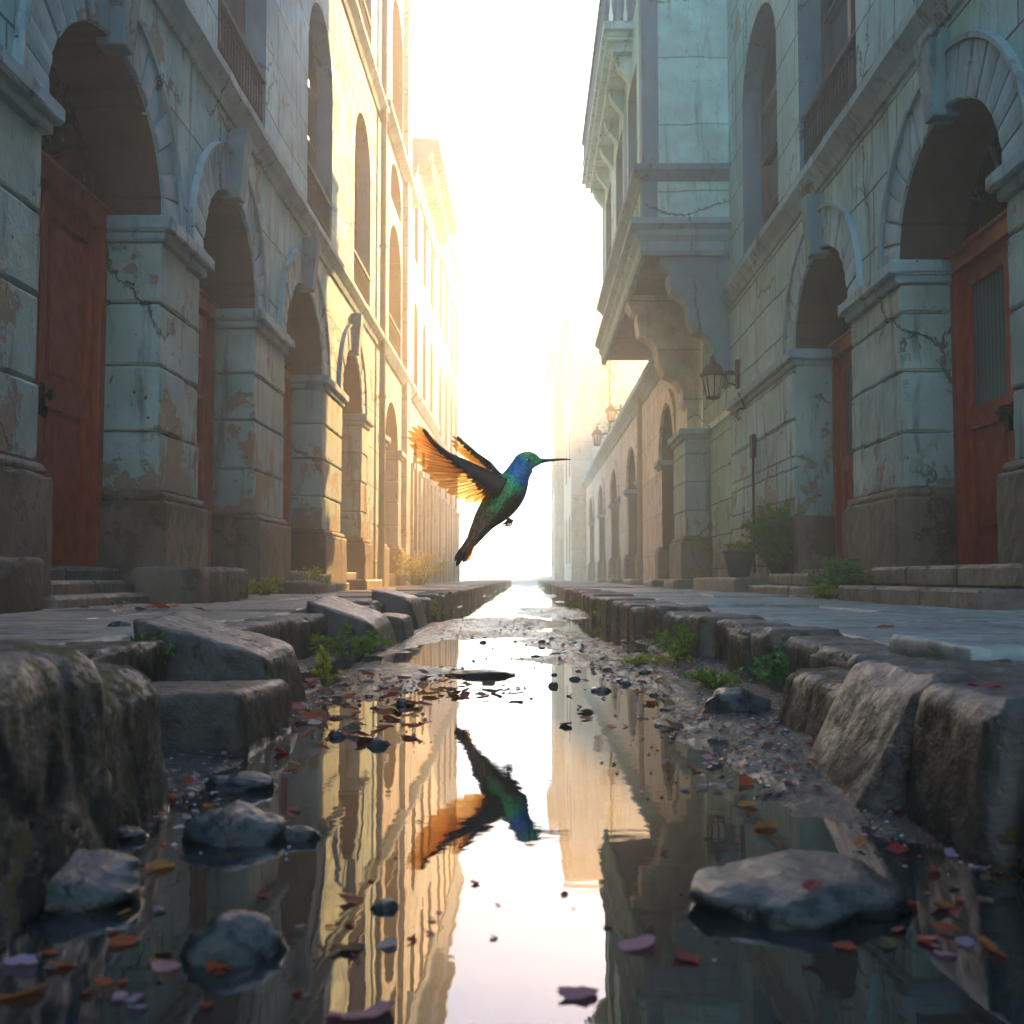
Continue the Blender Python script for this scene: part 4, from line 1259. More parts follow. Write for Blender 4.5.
scatter(62, (232, 682, 425, 738), Bk + ['pink', 'pale', 'rust'], (.035, .075), 'in the drift along the left kerb', .03)
scatter(22, (420, 676, 520, 700), Bk, (.03, .065), 'in the drift along the left kerb', .01)
scatter(44, (118, 752, 300, 850), A_, (.014, .036), 'around the near mossy block', .006)
scatter(36, (10, 900, 250, 1010), A_, (.012, .026), 'floating at the near left of the puddle', 0)
scatter(26, (250, 820, 450, 1000), A_, (.007, .016), 'floating over the left reflections', 0)
scatter(40, (640, 690, 830, 790), A_ + ['pink', 'lilac'], (.018, .045), 'on the silt bank by the right blocks', .006)
scatter(34, (860, 800, 1010, 960), A_ + ['pink', 'lilac'], (.012, .030), 'at the foot of the near right blocks', .004)
scatter(26, (560, 640, 700, 730), Bk, (.02, .05), 'on the wet strips in mid channel', 0)
scatter(12, (470, 800, 760, 1000), ['red', 'rust', 'pale', 'brown'], (.006, .014), 'floating on the open water', 0)
def one(kind, px, py, wpx, label, z=0., rx=.12):
    p = G(px, py, z); s = wpx / FPX * p.y
    return put_leaf(kind, p.x, p.y, z + .001, s, label, None, rx)
one('red', 812, 888, 30, 'dark red leaf lying on the large flat pitted stone', .040, .15)
one('rust', 165, 800, 40, 'curled orange leaf standing against the huge mossy block')
one('amber', 160, 868, 36, 'amber leaf floating below the huge mossy block')
one('rust', 124, 944, 32, 'round orange leaf floating left of the dark humped stone')
one('rust', 60, 968, 28, 'rust leaf nearest the left edge of the puddle')
one('pink', 165, 970, 36, 'large pink petal floating beside the dark humped stone')
one('lilac', 20, 965, 36, 'large lilac petal close to the left edge of the puddle')
one('lilac', 958, 856, 30, 'large lilac petal at the foot of the near right blocks')
one('lilac', 982, 866, 30, 'second large lilac petal, right of its neighbour below the right blocks')
one('rust', 845, 948, 24, 'rust leaf floating in front of the large flat pitted stone')
one('rust', 928, 942, 30, 'rust leaf drifting right of the large flat pitted stone')
one('pink', 945, 956, 22, 'pink petal drifting by the rust leaf right of the flat stone')
one('lilac', 965, 944, 22, 'lilac petal drifting past the flat stone toward the right blocks')
one('amber', 748, 806, 26, 'amber leaf floating off the silt bank on the right')
one('amber', 766, 828, 30, 'pale amber leaf curled up on the calm water, right')
one('pink', 638, 946, 44, 'broad pink petal floating in the middle of the puddle')
one('red', 686, 959, 36, 'curled red petal-like leaf on the open water')
one('pink', 578, 996, 42, 'pink leaf floating near the bottom middle of the puddle')
one('pink', 362, 1018, 84, 'biggest pink petal, cut by the bottom of the view')
one('amber', 22, 996, 44, 'amber leaf lying lowest on the left')
one('red', 475, 884, 14, 'tiny red leaf under the reflected wing')
one('rust', 352, 902, 30, 'narrow rust leaf before the tiny dark stone')
one('pale', 388, 946, 24, 'pale petal floating left of centre')
one('brown', 348, 950, 34, 'brown leaf floating next to the pale petal left of centre')
one('rust', 886, 628, 22, 'dead leaf lying on the right pavement slab', PAV + .006)
one('red', 985, 688, 34, 'dark red leaf on the broad slab of the right kerb', PAV + .008)
for k in range(16):
    one(ql.choice(['rust', 'red', 'brown']), ql.uniform(2, 240), 608 + ql.uniform(-4, 3), 18, 'dead leaf blown on to the left pavement', PAV + .004, .3)['group'] = 'dead leaves on the left pavement'
# crumbs of bark and gravel nobody could count
g = MB(); qc = random.Random(3)
def crumbs(n, box, size):
    for _ in range(n):
        p = G(qc.uniform(box[0], box[2]), qc.uniform(box[1], box[3]), 0)
        if not (-.9 < p.x < .70): continue
        z = mud(p.x, p.y)
        if z < -.004 and qc.random() < .93: continue
        z = max(z, 0)
        s = qc.uniform(*size)
        a = qc.uniform(0, 6.28)
        V = []
        for k in range(4):
            w = a + k * 1.57 + qc.uniform(-.4, .4)
            V.append((p.x + s * math.cos(w), p.y + s * .8 * math.sin(w), z + qc.uniform(-.1, .3) * s))
        V.append((p.x, p.y, z + s * qc.uniform(.4, .9)))
        g.mesh(V, [(0, 1, 4), (1, 2, 4), (2, 3, 4), (3, 0, 4), (3, 2, 1, 0)], qc.choice((0, 0, 0, 1, 2, 3)))
crumbs(1800, (600, 655, 830, 800), (.002, .007)); crumbs(1500, (225, 680, 450, 745), (.003, .009)); crumbs(900, (110, 760, 300, 860), (.002, .006))
crumbs(900, (440, 600, 680, 700), (.004, .014)); crumbs(600, (850, 800, 1010, 900), (.0015, .005))
tag(g.build('gravel', [M['rock'], LM['brown'], LM['rust'], LM['pale']]), kind='stuff')

# ------------------------------------------------------------------ weeds, shrubs and the flower pot
def foliage_mat(name, c, c2, tr=.35, tcol=(.30, .30, .03)):
    N = NT(name); P = N.pos()
    col = N.mix(N.noise(P, 6., 4., .6), c, c2)
    N.done(col, .55, None, Specular_IOR_Level=.3)
    t = N.n("BsdfTranslucent"); N.l(N.mix(.5, col, tcol, 'MIX'), t.inputs[0])
    m = N.n("MixShader"); m.inputs[0].default_value = tr
    N.l(N.p.outputs[0], m.inputs[1]); N.l(t.outputs[0], m.inputs[2]); N.l(m.outputs[0], N.out.inputs[0])
    return N.mat
M['leafgreen'] = foliage_mat('weed_leaf', (.10, .20, .022), (.20, .27, .025))
M['leafdark'] = foliage_mat('shrub_leaf', (.05, .15, .04), (.10, .20, .05), .3, (.10, .26, .03))
M['leafgold'] = foliage_mat('yellow_weed', (.26, .27, .025), (.42, .36, .03))
M['stem'] = plain_mat('weed_stem', (.07, .07, .03), .6, .3)
def plant(name, label, cat, c, rad, hgt, n, leaf, mat, seed, group=None, droop=.3, squash=1., face=None):
    """stems from the root, each carrying small folded leaves; uneven and open"""
    q = random.Random(seed)
    root = thing(name, label, cat, tuple(c), group)
    fo, st = MB(), MB()
    ns = max(5, int(n / 14))
    for s in range(ns):
        a = q.uniform(0, 6.28); L = q.uniform(.45, 1.); r_ = rad * q.uniform(.25, 1.)
        tip = Vector((math.cos(a) * r_, math.sin(a) * r_ * squash, hgt * L * (1 - .35 * (r_ / rad) ** 2)))
        if face is not None: tip.x = face * abs(tip.x)
        base = Vector((tip.x * .15, tip.y * .15, 0))
        mid = Vector((tip.x * .45, tip.y * .45, tip.z * .75))
        pts = [base * (1 - u) ** 2 + mid * 2 * u * (1 - u) + tip * u * u + Vector((0, 0, -droop * hgt * .3 * u ** 3)) for u in [k / 6 for k in range(7)]]
        st.tube([p + Vector(c) for p in pts], [leaf * .09 * (1 - .1 * k) for k in range(7)], 5, cap=False)
        for k in range(int(n / ns)):
            u = q.uniform(.25, 1.)
            i = min(5, int(u * 6)); p = pts[i].lerp(pts[i + 1], u * 6 - i)
            d = Vector((q.gauss(0, 1), q.gauss(0, 1), q.gauss(.35, .7))).normalized()
            w = d.cross(Vector((q.gauss(0, 1), q.gauss(0, 1), q.gauss(0, 1)))).normalized()
            nn = d.cross(w)
            l = leaf * q.uniform(.55, 1.25)
            o = Vector(c) + p
            if o.z < c[2] + .002: o.z = c[2] + .002
            A = [o, o + d * l * .35 + w * l * .26, o + d * l * .7 + w * l * .2, o + d * l - nn * l * .12, o + d * l * .7 - w * l * .2, o + d * l * .35 - w * l * .26]
            mm = [o + d * l * .35 - nn * l * .08, o + d * l * .7 - nn * l * .1]
            fo.mesh(A + mm, [(0, 1, 6), (1, 2, 7, 6), (2, 3, 7), (0, 6, 5), (6, 7, 4, 5), (7, 3, 4)])
    fo.build('foliage', mat, root); st.build('stem', M['stem'], root)
    return root
W_ = 'weeds growing along the kerbs'
plant('weed_clump', 'green weeds under the tilted boulder-like block on the left', 'weeds', G(352, 660, .0), .27, .17, 420, .030, M['leafgreen'], 1, W_, squash=.6)
plant('weed_clump', 'dark ferny weeds between pavement slab and wedge shaped block on the left', 'weeds', (-1.0, 3.0, .10), .10, .13, 220, .024, M['leafdark'], 2, W_)
plant('weed_clump', 'yellowish weeds at the foot of the wedge shaped block on the left', 'weeds', G(324, 692, .0), .06, .18, 120, .022, M['leafgold'], 3, W_)
plant('weed_clump', 'bright yellow weeds at the sunlit far end of the broken left kerb', 'weeds', G(431, 620, .0), .16, .2, 160, .035, M['leafgold'], 4, W_)
plant('weed_clump', 'long green weeds climbing the right kerb stones, mid row', 'weeds', (.66, 4.75, .0), .20, .22, 340, .028, M['leafgreen'], 5, W_, squash=1.6)
plant('weed_clump', 'low mossy weeds spreading on to the silt from the right kerb', 'weeds', (.50, 4.55, .0), .2, .07, 260, .024, M['leafgold'], 6, W_)
plant('weed_clump', 'green weeds behind the smooth round boulder on the right', 'weeds', G(716, 690, .0), .12, .09, 240, .022, M['leafgreen'], 7, W_)
plant('weed_clump', 'weeds hanging on the right kerb face above the round boulder', 'weeds', (.72, 3.2, .06), .10, .13, 160, .024, M['leafdark'], 8, W_, face=-1)
plant('weed_clump', 'small yellow weeds farther up the right kerb', 'weeds', G(602, 622, .0), .16, .17, 130, .035, M['leafgold'], 9, W_)
plant('weed_clump', 'farthest tuft of weeds on the right kerb', 'weeds', G(574, 611, .0), .18, .14, 90, .04, M['leafgold'], 10, W_)
plant('weed_clump', 'tiny weed on the corner of the raised paving slab', 'weeds', (.88, 2.42, .17), .035, .06, 60, .014, M['leafgold'], 11, W_)
B_ = 'weeds at the foot of the left wall'
plant('weed_clump', 'yellow green weeds by the small grey block at the third left arch', 'weeds', (-2.26, 9.75, PAV), .26, .22, 240, .05, M['leafgold'], 12, B_)
plant('weed_clump', 'upright yellow weeds before the third left pier', 'weeds', (-2.3, 12.0, PAV), .25, .30, 240, .055, M['leafgold'], 13, B_)
plant('weed_clump', 'sprawling gold bush in the mist along the left wall', 'weeds', (-2.1, 22.0, PAV), .75, .75, 420, .10, M['leafgold'], 14, B_)
plant('shrub', 'dense green shrub beside the flower pot on the right', 'shrub', (2.70, 12.15, .36), .44, .95, 3600, .062, M['leafdark'], 15, None, squash=1.)
plant('shrub', 'small green bush against the pier between the right doors', 'shrub', (2.42, 8.75, PAV), .28, .40, 1100, .045, M['leafdark'], 16, None)
plant('shrub', 'low green tuft at the end of the lower double step on the right', 'shrub', (2.24, 8.45, PAV), .15, .16, 300, .035, M['leafgreen'], 17, None)
root = thing('flower_pot', 'grey glazed pot standing on the block row beside the shrub', 'pot', (2.50, 13.4, .36))
g = MB(); g.lathe((2.50, 13.4, .36), [(.10, .0), (.13, .03), (.175, .2), (.19, .26), (.18, .28), (.215, .29), (.215, .33), (.19, .335), (.17, .31)], 28)
M['glaze'] = plain_mat('grey_glaze', (.07, .09, .10), .35, .4, 10., .003)
g.build('pot', M['glaze'], root, True)
g = MB(); g.lathe((2.50, 13.4, .64), [(.17, 0), (.165, .01)], 20); g.build('soil', M['mud'], root)
plant('pot_plant', 'pale green spray of leaves growing in the grey pot', 'plant', (2.50, 13.4, .64), .26, .20, 260, .05, M['leafgreen'], 18)
plant('hanging_creeper', 'thin yellow creeper trailing down a post above the far wall lantern', 'creeper', (2.58, 35., 5.0), .12, .1, 12, .08, M['leafgold'], 19)

# ------------------------------------------------------------------ lanterns and small wall fittings
M['lampglass'] = None
N_ = NT('frosted_glass'); N_.done((.62, .55, .42), .3, None, Specular_IOR_Level=.5)
t_ = N_.n("BsdfTranslucent"); t_.inputs[0].default_value = (.8, .7, .5, 1); m_ = N_.n("MixShader"); m_.inputs[0].default_value = .6
N_.l(N_.p.outputs[0], m_.inputs[1]); N_.l(t_.outputs[0], m_.inputs[2]); N_.l(m_.outputs[0], N_.out.inputs[0]); M['lampglass'] = N_.mat
def lantern(label, c, wall_x, s=1.):
    root = thing('wall_lantern', label, 'lantern', (wall_x, c[1], c[2]), 'wall lanterns')
    x, y, z = c
    g = MB()
    g.lathe((x, y, z), [(.165 * s, .0), (.168 * s, .025 * s), (.135 * s, .05 * s), (.12 * s, .10 * s), (.085 * s, .145 * s), (.04 * s, .165 * s), (.045 * s, .19 * s), (.02 * s, .20 * s)], 20)
    cap = g.build('cap', M['iron'], root, True)
    g = MB(); g.lathe((x, y, z + .2 * s), [(.012 * s, 0), (.03 * s, .02 * s), (.03 * s, .04 * s), (.012 * s, .055 * s), (.004 * s, .09 * s)], 12); g.build('finial', M['iron'], cap, True)
    g = MB(); g.lathe((x, y, z - .26 * s), [(.075 * s, .0), (.132 * s, .255 * s)], 8); g.build('lamp_glass', M['lampglass'], root)
    g = MB()
    for k in range(8):
        w = math.pi * 2 * k / 8
        g.tube([(x + .077 * s * math.cos(w), y + .077 * s * math.sin(w), z - .265 * s), (x + .138 * s * math.cos(w), y + .138 * s * math.sin(w), z)], .008 * s, 5)
    g.lathe((x, y, z - .285 * s), [(.04 * s, -.015 * s), (.09 * s, .0), (.09 * s, .02 * s), (.05 * s, .03 * s)], 16)
    g.build('cage', M['iron'], root)
    g = MB()
    g.tube([(x + .10 * s, y, z + .03 * s), (x + .2 * s, y, z + .05 * s), (wall_x, y, z + .03 * s)], [.018 * s, .03 * s, .022 * s], 8)
    g.box((wall_x - .03, y - .05 * s, z - .16 * s), (wall_x + .02, y + .05 * s, z + .2 * s))
    g.tube([(wall_x - .02, y, z - .12 * s), (x + .18 * s, y, z - .08 * s), (x + .15 * s, y, z + .02 * s)], .012 * s, 6)
    g.build('bracket', M['iron'], root)
    return root
lantern('dark iron lantern with pale panes on the right wall below the bay', (2.46, 14.85, 3.02), 2.79, 1.05)
lantern('nearer of two dim lanterns on the misty arcade', (2.36, 31.5, 5.0), 2.63, 1.0)
lantern('farther dim lantern on the misty arcade, past the creeper', (2.25, 36.0, 4.9), 2.63, 1.15)
root = thing('junction_box', 'dark junction box with a cable down the right ashlar wall', 'junction box', (2.77, 13.75, 1.9))
g = MB(); g.box((2.73, 13.66, 1.82), (2.785, 13.84, 2.10)); g.build('box', M['iron'], root, bev=.01)
g = MB(); g.tube([(2.755, 13.75, 1.83), (2.758, 13.76, 1.3), (2.752, 13.74, .9), (2.756, 13.75, .42)], .016, 6); g.build('cable', M['iron'], root)
g = MB(); g.tube([(2.79, 14.35, 2.52), (2.70, 14.35, 2.50), (2.67, 14.35, 2.42), (2.70, 14.35, 2.36), (2.72, 14.35, 2.40)], .016, 6); g.tube([(2.79, 14.35, 2.50), (2.72, 14.30, 2.66), (2.68, 14.28, 2.70)], .012, 6)
tag(g.build('wall_hook', M['iron'], None, loc=(2.75, 14.35, 2.5)), 'bent iron hook fixed to the ashlar under the wall lantern', 'hook')
# creeper post
root = [o for o in bpy.data.objects if o.name.startswith('hanging_creeper')][0]
g = MB(); q = random.Random(2)
for k in range(260):
    z = q.uniform(4.7, 7.6); w = .16 * (1 - abs(z - 5.9) / 2.2) + .05
    o = Vector((2.58 + q.gauss(0, w), 35. + q.gauss(0, w), z)); d = Vector((q.gauss(0, 1), q.gauss(0, 1), q.gauss(-.4, .6))).normalized(); w_ = d.cross(Vector((q.gauss(0, 1), q.gauss(0, 1), 1))).normalized()
    l = q.uniform(.08, .17)
    g.face([o, o + d * l * .5 + w_ * l * .3, o + d * l, o + d * l * .5 - w_ * l * .3])
g.build('trailing_leaves', M['leafgold'], root)
g = MB(); g.tube([(2.58, 35., 4.6), (2.58, 35., 7.5)], .035, 6); g.build('post', M['iron'], root)
# ------------------------------------------------------------------ the hummingbird, hovering over the channel
BY = 6.1
KX = BY / FPX
def B(px, py, dy=0.):
    """bird drawing point (photo pixels) in its own plane, dy metres toward (-) or away from (+) the viewer"""
    return D(px, py, BY + dy)
def bird_mat():
    N = NT('iridescent_plumage'); P = N.n("TexCoord").outputs['Object']
    x = N.sep(P)
    fl = N.voro(N.scale(P, (1., 1., .8)), 75., 'F1', 'Distance')
    n1 = N.noise(P, 9., 4., .6)
    ax = N.math('ADD', N.math('MULTIPLY', x[0], .62), N.math('MULTIPLY', x[2], .78))      # along the body, tail to head
    ax = N.math('ADD', ax, N.math('MULTIPLY', N.math('SUBTRACT', n1, .5), .06))
    fr = N.math('SUBTRACT', N.math('MULTIPLY', x[0], .78), N.math('MULTIPLY', x[2], .62))  # toward the breast
    col = N.mix(N.ramp(ax, -.22, -.08), (.34, .17, .10), (.06, .36, .08))
    col = N.mix(N.ramp(ax, -.02, .05), col, (.03, .60, .20))
    col = N.mix(N.math('MULTIPLY', N.ramp(ax, .05, .10), N.ramp(ax, .22, .165)), col, (.01, .27, .66))
    col = N.mix(N.math('MULTIPLY', N.ramp(fr, .055, .10), N.ramp(ax, .25, .1)), col, (.14, .07, .26))
    col = N.mix(N.math('MULTIPLY', N.ramp(fr, .03, .07), N.ramp(ax, .06, -.02)), col, (.12, .07, .05))
    col = N.mix(N.ramp(x[2], .175, .205), col, (.07, .42, .05))
    col = N.mix(N.ramp(fl, .35, .65, 0., .5), col, (.004, .012, .012))
    return N.done(col, .34, N.bump(N.math('SUBTRACT', 1., fl), .006, .6), Metallic=.12, Specular_IOR_Level=.5)
M['plumage'] = bird_mat()
def feather_mat(name, base, tip, tr):
    N = NT(name); P = N.n("TexCoord").outputs['Object']
    w = N.noise(P, 60., 3., .6)
    col = N.mix(w, base, tip)
    N.done(col, .5, None, Specular_IOR_Level=.3)
    t = N.n("BsdfTranslucent"); N.l(col, t.inputs[0])
    m = N.n("MixShader"); m.inputs[0].default_value = tr
    N.l(N.p.outputs[0], m.inputs[1]); N.l(t.outputs[0], m.inputs[2]); N.l(m.outputs[0], N.out.inputs[0])
    return N.mat
M['flight'] = feather_mat('orange_flight_feather', (.98, .52, .16), (.95, .42, .10), .85)
_f = M['flight'].node_tree
_tr = _f.nodes.new("ShaderNodeBsdfTransparent"); _tr.inputs[0].default_value = (1., .60, .22, 1)
_mx = _f.nodes.new("ShaderNodeMixShader"); _mx.inputs[0].default_value = .55
_o = [q for q in _f.nodes if q.type == 'OUTPUT_MATERIAL'][0]
_f.links.new(_o.inputs[0].links[0].from_socket, _mx.inputs[1]); _f.links.new(_tr.outputs[0], _mx.inputs[2]); _f.links.new(_mx.outputs[0], _o.inputs[0])
M['covert'] = feather_mat('dark_covert', (.085, .055, .045), (.04, .032, .034), .15)
M['quill'] = feather_mat('quill', (.06, .025, .012), (.03, .014, .01), .0)
M['tail'] = feather_mat('tail_feather', (.02, .025, .03), (.012, .012, .016), .05)
M['beak'] = plain_mat('black_beak', (.012, .012, .014), .35, .2)
M['foot'] = plain_mat('dark_foot', (.03, .018, .014), .5, .2)
N_ = NT('painted_glint'); M['glint_white'] = N_.done((.85, .83, .78), .5)
N_ = NT('bird_eye'); M['eye'] = N_.done((.004, .004, .005), .05, None, Specular_IOR_Level=.9)

bird = thing('hummingbird', 'green and blue hummingbird hovering with raised orange wings above the puddle', 'bird', tuple(B(505, 490)))
bo = Vector(bird['_o'])
spine = [(471, 545, 4.5), (474, 538, 7.), (480, 528, 9.5), (486, 519, 12.3), (493, 511, 15.2), (500, 503, 17.2), (506, 495, 17.8), (511, 487, 17.), (515, 480, 14.6), (518, 474, 12.4), (521.5, 468, 11.5), (525, 463.5, 11.6), (529.5, 461, 10.3), (534, 460.6, 7.6), (538.5, 461, 4.6), (542, 461, 2.2)]
V, F = [], []
n = 28
pts = [(B(x, y), r * KX) for x, y, r in spine]
# smooth the spine by subdividing it (Catmull-Rom)
fine = []
for i in range(len(pts) - 1):
    p0, p1, p2, p3 = (pts[max(0, i - 1)], pts[i], pts[i + 1], pts[min(len(pts) - 1, i + 2)])
    for k in range(4):
        u = k / 4
        cr = lambda a, b, c, d: .5 * ((2 * b) + (c - a) * u + (2 * a - 5 * b + 4 * c - d) * u * u + (3 * b - a - 3 * c + d) * u ** 3)
        fine.append((cr(p0[0], p1[0], p2[0], p3[0]), cr(p0[1], p1[1], p2[1], p3[1])))
fine.append(pts[-1])
for i, (p, r) in enumerate(fine):
    t = (fine[min(i + 1, len(fine) - 1)][0] - fine[max(i - 1, 0)][0]).normalized()
    a = Vector((0, 1, 0)); b = t.cross(a).normalized()
    for k in range(n):
        w = 2 * math.pi * k / n
        V.append(p + a * math.cos(w) * r * .92 + b * math.sin(w) * r)
for i in range(len(fine) - 1):
    for k in range(n):
        F.append((i * n + k, i * n + (k + 1) % n, (i + 1) * n + (k + 1) % n, (i + 1) * n + k))
F.append(tuple(range(n))); F.append(tuple(range(len(V) - n, len(V))))
g = MB(); g.mesh(V, F); g.build('body', M['plumage'], bird, True)
g = MB()
bk = [(536, 461.2, 4.0), (541, 461.0, 2.6), (548, 460.4, 1.7), (558, 459.6, 1.25), (566, 459.3, .9), (571, 459.6, .4)]
g.tube([B(x, y) for x, y, r in bk], [r * KX for x, y, r in bk], 12); g.build('beak', M['beak'], bird, True)
for sg in (-1, 1):
    bm = bmesh.new(); bmesh.ops.create_uvsphere(bm, u_segments=16, v_segments=10, radius=2.3 * KX)
    c = B(528.4, 460.2, sg * 9.2 * KX)
    g = MB(); g.mesh([v.co + c for v in bm.verts], [[v.index for v in f.verts] for f in bm.faces]); bm.free()
    EYE = g.build('eye', M['eye'], bird, True)
    bm = bmesh.new(); bmesh.ops.create_uvsphere(bm, u_segments=10, v_segments=8, radius=.95 * KX)
    c = B(527.2, 459.6, sg * 10.9 * KX)
    g = MB(); g.mesh([v.co + c for v in bm.verts], [[v.index for v in f.verts] for f in bm.faces]); bm.free()
    g.build('eye_glint', M['glint_white'], EYE, True)  # the eye's glint, put in as a white bead on the eyeball

def feather(g, a, b, w, m, camber, mq=None, sag=Vector((0, 0, 0)), n=9, mqthin=False):
    """one vane from quill base a to tip b, w wide, with thickness, slight camber and a shaft"""
    d = b - a; L = d.length; d = d / L
    nrm = Vector((.05, -1, .1)); side = d.cross(nrm).normalized(); nn = side.cross(d).normalized()
    V, F = [], []
    for i in range(n + 1):
        u = i / n
        ww = w * (min(1., u * 4 + .35)) * (1 if u < .72 else math.sqrt(max(0., 1 - ((u - .72) / .28) ** 2)) * .94 + .06)
        c = a + d * L * u + sag * (4 * u * (1 - u))
        for v in (-1, -.5, 0, .5, 1):
            V.append(c + side * ww * v * (.5 if v < 0 else .5) - nn * camber * w * v * v)
    k = len(V)
    if m == 0 and mq is None and mqthin:                  # a vane is a single sheet of barbs that lets light through
        g.mesh(V, [(i * 5 + j, i * 5 + j + 1, i * 5 + 6 + j, i * 5 + 5 + j) for i in range(n) for j in range(4)], m)
        g.tube([a + d * L * u + sag * (4 * u * (1 - u)) - nn * .001 for u in (0, .3, .6, .95)], [.0035, .003, .002, .0008], 5, 1)
        return
    V2 = V + [p + nn * .0016 for p in V]
    for i in range(n):
        for j in range(4):
            f = (i * 5 + j, i * 5 + j + 1, i * 5 + 6 + j, i * 5 + 5 + j); F.append(f); F.append(tuple(q + k for q in f[::-1]))
        F.append((i * 5, i * 5 + 5, i * 5 + 5 + k, i * 5 + k)); F.append((i * 5 + 4, i * 5 + 9, i * 5 + 9 + k, i * 5 + 4 + k))
    g.mesh(V2, F, m)
    if mq is not None:
        g.tube([a + d * L * u + sag * (4 * u * (1 - u)) - nn * .001 for u in (0, .3, .6, .95)], [.0035, .003, .002, .0008], 5, mq)

def wing(lead, tips, roots, w, dy0, dy1, covert, label):
    """lead: leading edge pixels; each feather runs from roots[i] to tips[i]; the wing leaves the body at dy0 and reaches dy1 at its tip"""
    xs_ = [p[0] for p in lead]
    x0, x1 = lead[0][0], min(xs_)
    dep = lambda px: dy0 + (dy1 - dy0) * max(0., min(1.15, (x0 - px) / (x0 - x1)))
    g = MB()
    for i, (t, r_) in enumerate(zip(tips, roots)):
        a, b = B(*r_, dep(r_[0]) - .0022 * i), B(*t, dep(t[0]) - .0022 * i)
        feather(g, a, b, w[i] * KX * .9, 0, .10, None, Vector((0, 0, -.006)), mqthin=True)
    W = g.build('wing', [M['flight'], M['quill']], bird, True)
    # dark arm with rows of small coverts
    c = MB(); q = random.Random(len(tips))
    up, lo = covert
    n = 26
    def at(L, u):
        k = u * (len(L) - 1); i = min(len(L) - 2, int(k)); f = k - i
        return (L[i][0] + (L[i + 1][0] - L[i][0]) * f, L[i][1] + (L[i + 1][1] - L[i][1]) * f)
    V, F = [], []
    for i in range(n + 1):
        u = i / n
        a, b = at(up, u), at(lo, u)
        for j in range(7):
            v = j / 6
            px, py = a[0] + (b[0] - a[0]) * v, a[1] + (b[1] - a[1]) * v
            th = (.022 * (1 - u) + .006) * math.sin(math.pi * (v * .8 + .15))
            for s in (-1, 1): V.append(B(px, py, dep(px) - .004 + s * th - .006))
    for i in range(n):
        for j in range(6):
            for s in (0, 1):
                f = ((i * 7 + j) * 2 + s, (i * 7 + j + 1) * 2 + s, ((i + 1) * 7 + j + 1) * 2 + s, ((i + 1) * 7 + j) * 2 + s); F.append(f if s else f[::-1])
        for j in (0, 6):
            F.append(((i * 7 + j) * 2, (i * 7 + j) * 2 + 1, ((i + 1) * 7 + j) * 2 + 1, ((i + 1) * 7 + j) * 2))
    F.append(tuple(j * 2 for j in range(7)) + tuple(j * 2 + 1 for j in range(6, -1, -1)))
    e = n * 7
    F.append(tuple((e + j) * 2 for j in range(7)) + tuple((e + j) * 2 + 1 for j in range(6, -1, -1)))
    c.mesh(V, F)
    for row in range(3):
        for k in range(18):
            u = (k + q.random() * .6) / 18
            a, b = at(up, u), at(lo, u)
            v = .45 + .22 * row
            px, py = a[0] + (b[0] - a[0]) * v, a[1] + (b[1] - a[1]) * v
            i = min(len(tips) - 1, max(0, int((1 - u) * 0 + u * (len(tips) - 1))))
            t = tips[len(tips) - 1 - i]
            d = Vector((t[0] - px, t[1] - py, 0)).normalized()
            l = q.uniform(6, 9.5) * (1 - .35 * u) * (.45 if label == 'far' else 1)
            for s in (-1, 1):
                pa, pb = B(px, py, dep(px) - .006 + s * .012), B(px + d.x * l, py + d.y * l, dep(px) - .006 + s * .008)
                feather(c, pa, pb, 4.6 * KX * (1 - .3 * u), 0, .12, None, n=5)
    c.build('coverts', M['covert'], W, True)
    return W
q5 = lambda x, y: (390 + x / 5.12, 410 + y / 5.12)
tips = [q5(*p) for p in ((165, 85), (138, 75), (110, 82), (90, 104), (88, 136), (97, 176), (117, 221), (138, 266), (168, 306), (202, 346), (243, 384), (290, 421), (335, 448), (380, 468), (428, 474), (470, 470), (492, 462))]
roots = [q5(*p) for p in ((250, 185), (262, 195), (280, 210), (300, 225), (322, 240), (345, 262), (366, 282), (388, 300), (408, 318), (428, 336), (448, 354), (465, 372), (480, 388), (494, 400), (506, 410), (515, 420), (522, 428))]
wing([q5(*p) for p in ((575, 360), (500, 305), (400, 262), (250, 185), (110, 85))], tips, roots, [4.2, 4.6, 5.2, 6.2, 7.2, 8.2, 9., 9.4, 9.6, 9.8, 9.8, 9.8, 9.4, 9., 8.4, 7.6, 6.8], -.07, -.17,
     ([q5(*p) for p in ((600, 352), (560, 330), (490, 300), (400, 258), (300, 215), (215, 150), (165, 88))], [q5(*p) for p in ((562, 440), (522, 442), (470, 396), (400, 332), (325, 268), (245, 186), (185, 112))]), 'near')
tips = [q5(*p) for p in ((345, 128), (318, 130), (310, 152), (316, 176), (330, 198), (350, 216), (374, 236), (402, 254), (432, 272), (462, 288), (492, 300))]
roots = [q5(*p) for p in ((430, 205), (440, 214), (452, 224), (464, 234), (476, 246), (488, 258), (500, 268), (512, 278), (522, 288), (532, 296), (540, 304))]
wing([q5(*p) for p in ((575, 330), (500, 260), (420, 195), (315, 130))], tips, roots, [3.4, 4., 4.6, 5.2, 5.6, 6., 6., 6., 5.6, 5.2, 4.8], .06, .30,
     ([q5(*p) for p in ((585, 335), (555, 310), (515, 262), (495, 250), (440, 212), (385, 165), (345, 132))], [q5(*p) for p in ((560, 345), (533, 318), (500, 292), (468, 262), (424, 224), (374, 176), (346, 140))]), 'far')
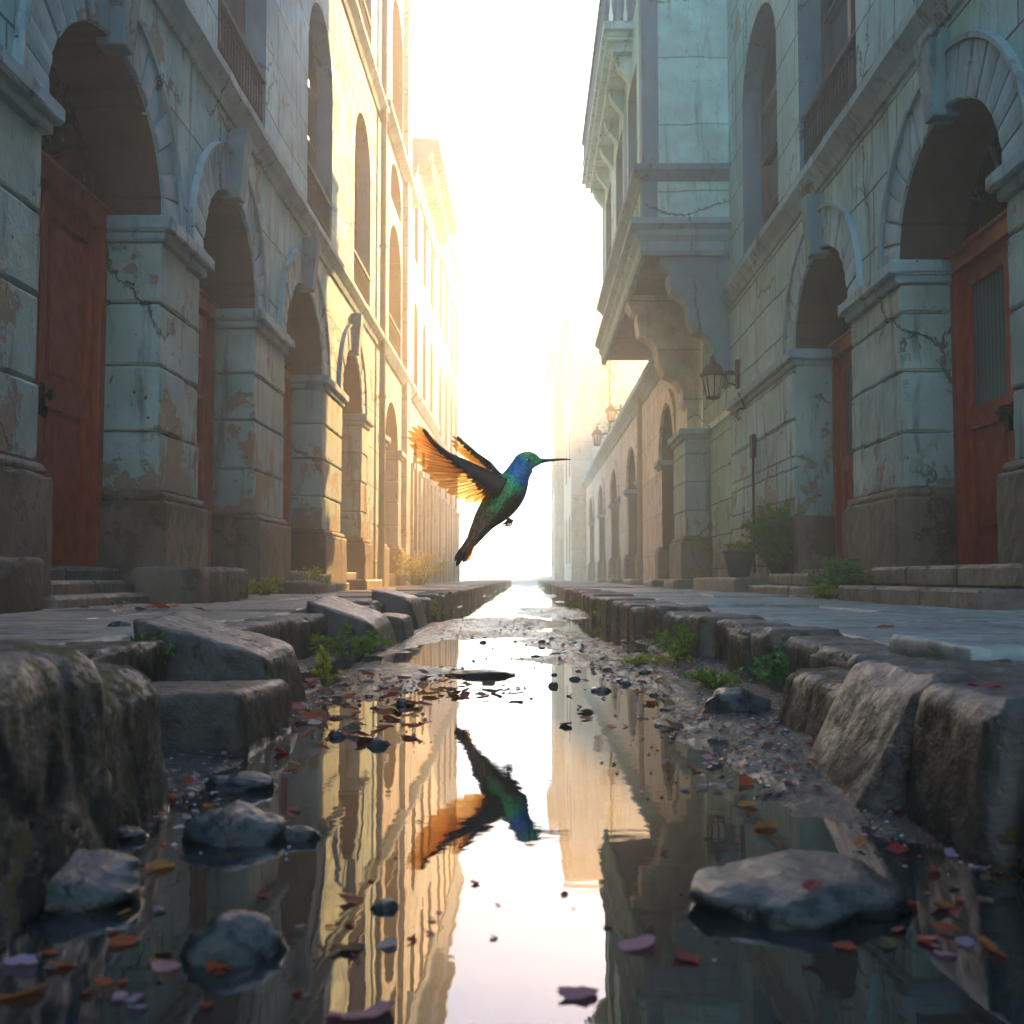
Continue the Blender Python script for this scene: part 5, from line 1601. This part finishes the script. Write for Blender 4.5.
# tail
g = MB()
base = [(476, 533), (475, 535), (474, 537), (473, 538), (472, 538), (471, 537), (470, 536)]
ends = [(466.5, 562), (467.5, 557), (463, 563), (460, 562), (456, 566.5), (454.5, 561), (460, 559)]
for i, (a, b) in enumerate(zip(base, ends)):
    feather(g, B(*a, (i - 3) * .008), B(*b, (i - 3) * .012), 5.4 * KX, 1 if i in (0, 1) else 0, .08, 2)
g.build('tail', [M['tail'], M['flight'], M['quill']], bird, True)
g = MB()
V = []
for (a, b, w) in (((486, 521), (470, 545), 9.), ((490, 521), (474, 541), 8.), ((482, 523), (466, 548), 8.), ((478, 530), (462, 553), 7.)):
    for s in (-1, 0, 1): feather(g, B(*a, s * .045), B(*b, s * .02), w * KX, 0, .25, None)
g.build('tail_coverts', [M['plumage']], bird, True)
for sg, ox in ((-1, 0), (1, 2.2)):
    f = MB()
    f.tube([B(503 + ox, 513, sg * .02), B(506 + ox, 518, sg * .03), B(508 + ox, 519.5, sg * .03)], [2.2 * KX, 1.3 * KX, 1.1 * KX], 8)
    for k, (tx, ty) in enumerate(((-5, 5), (-2.5, 7), (.5, 6.5), (3.2, 2))):
        dy = sg * .03 + (k - 1.5) * .008
        f.tube([B(508 + ox, 519.5, sg * .03), B(508 + ox + tx * .55 + 1.2, 519.5 + ty * .45, dy), B(508 + ox + tx * .85 + .6, 519.5 + ty * .8, dy), B(508 + ox + tx - 1.2, 519.5 + ty, dy), B(508 + ox + tx - 2.2, 519.5 + ty - 1.2, dy)], [1.0 * KX, .95 * KX, .85 * KX, .6 * KX, .25 * KX], 7)
    f.build('foot', M['foot'], bird, True)
# ------------------------------------------------------------------ the misty air
g = MB(); g.box((-16, -28, -1.4), (16, 72, 17.5))
hz = g.build('haze', [])
hm = bpy.data.materials.new('mist'); hm.use_nodes = True
t = hm.node_tree; t.nodes.clear()
o_ = t.nodes.new("ShaderNodeOutputMaterial"); v_ = t.nodes.new("ShaderNodeVolumePrincipled")
v_.inputs['Color'].default_value = (1.0, .88, .67, 1)
v_.inputs['Density'].default_value = HAZE
v_.inputs['Anisotropy'].default_value = .68
t.links.new(v_.outputs[0], o_.inputs['Volume'])
hz.data.materials.append(hm)
tag(hz, kind='stuff')
for o in list(bpy.data.objects):
    if '_o' in o: del o['_o']
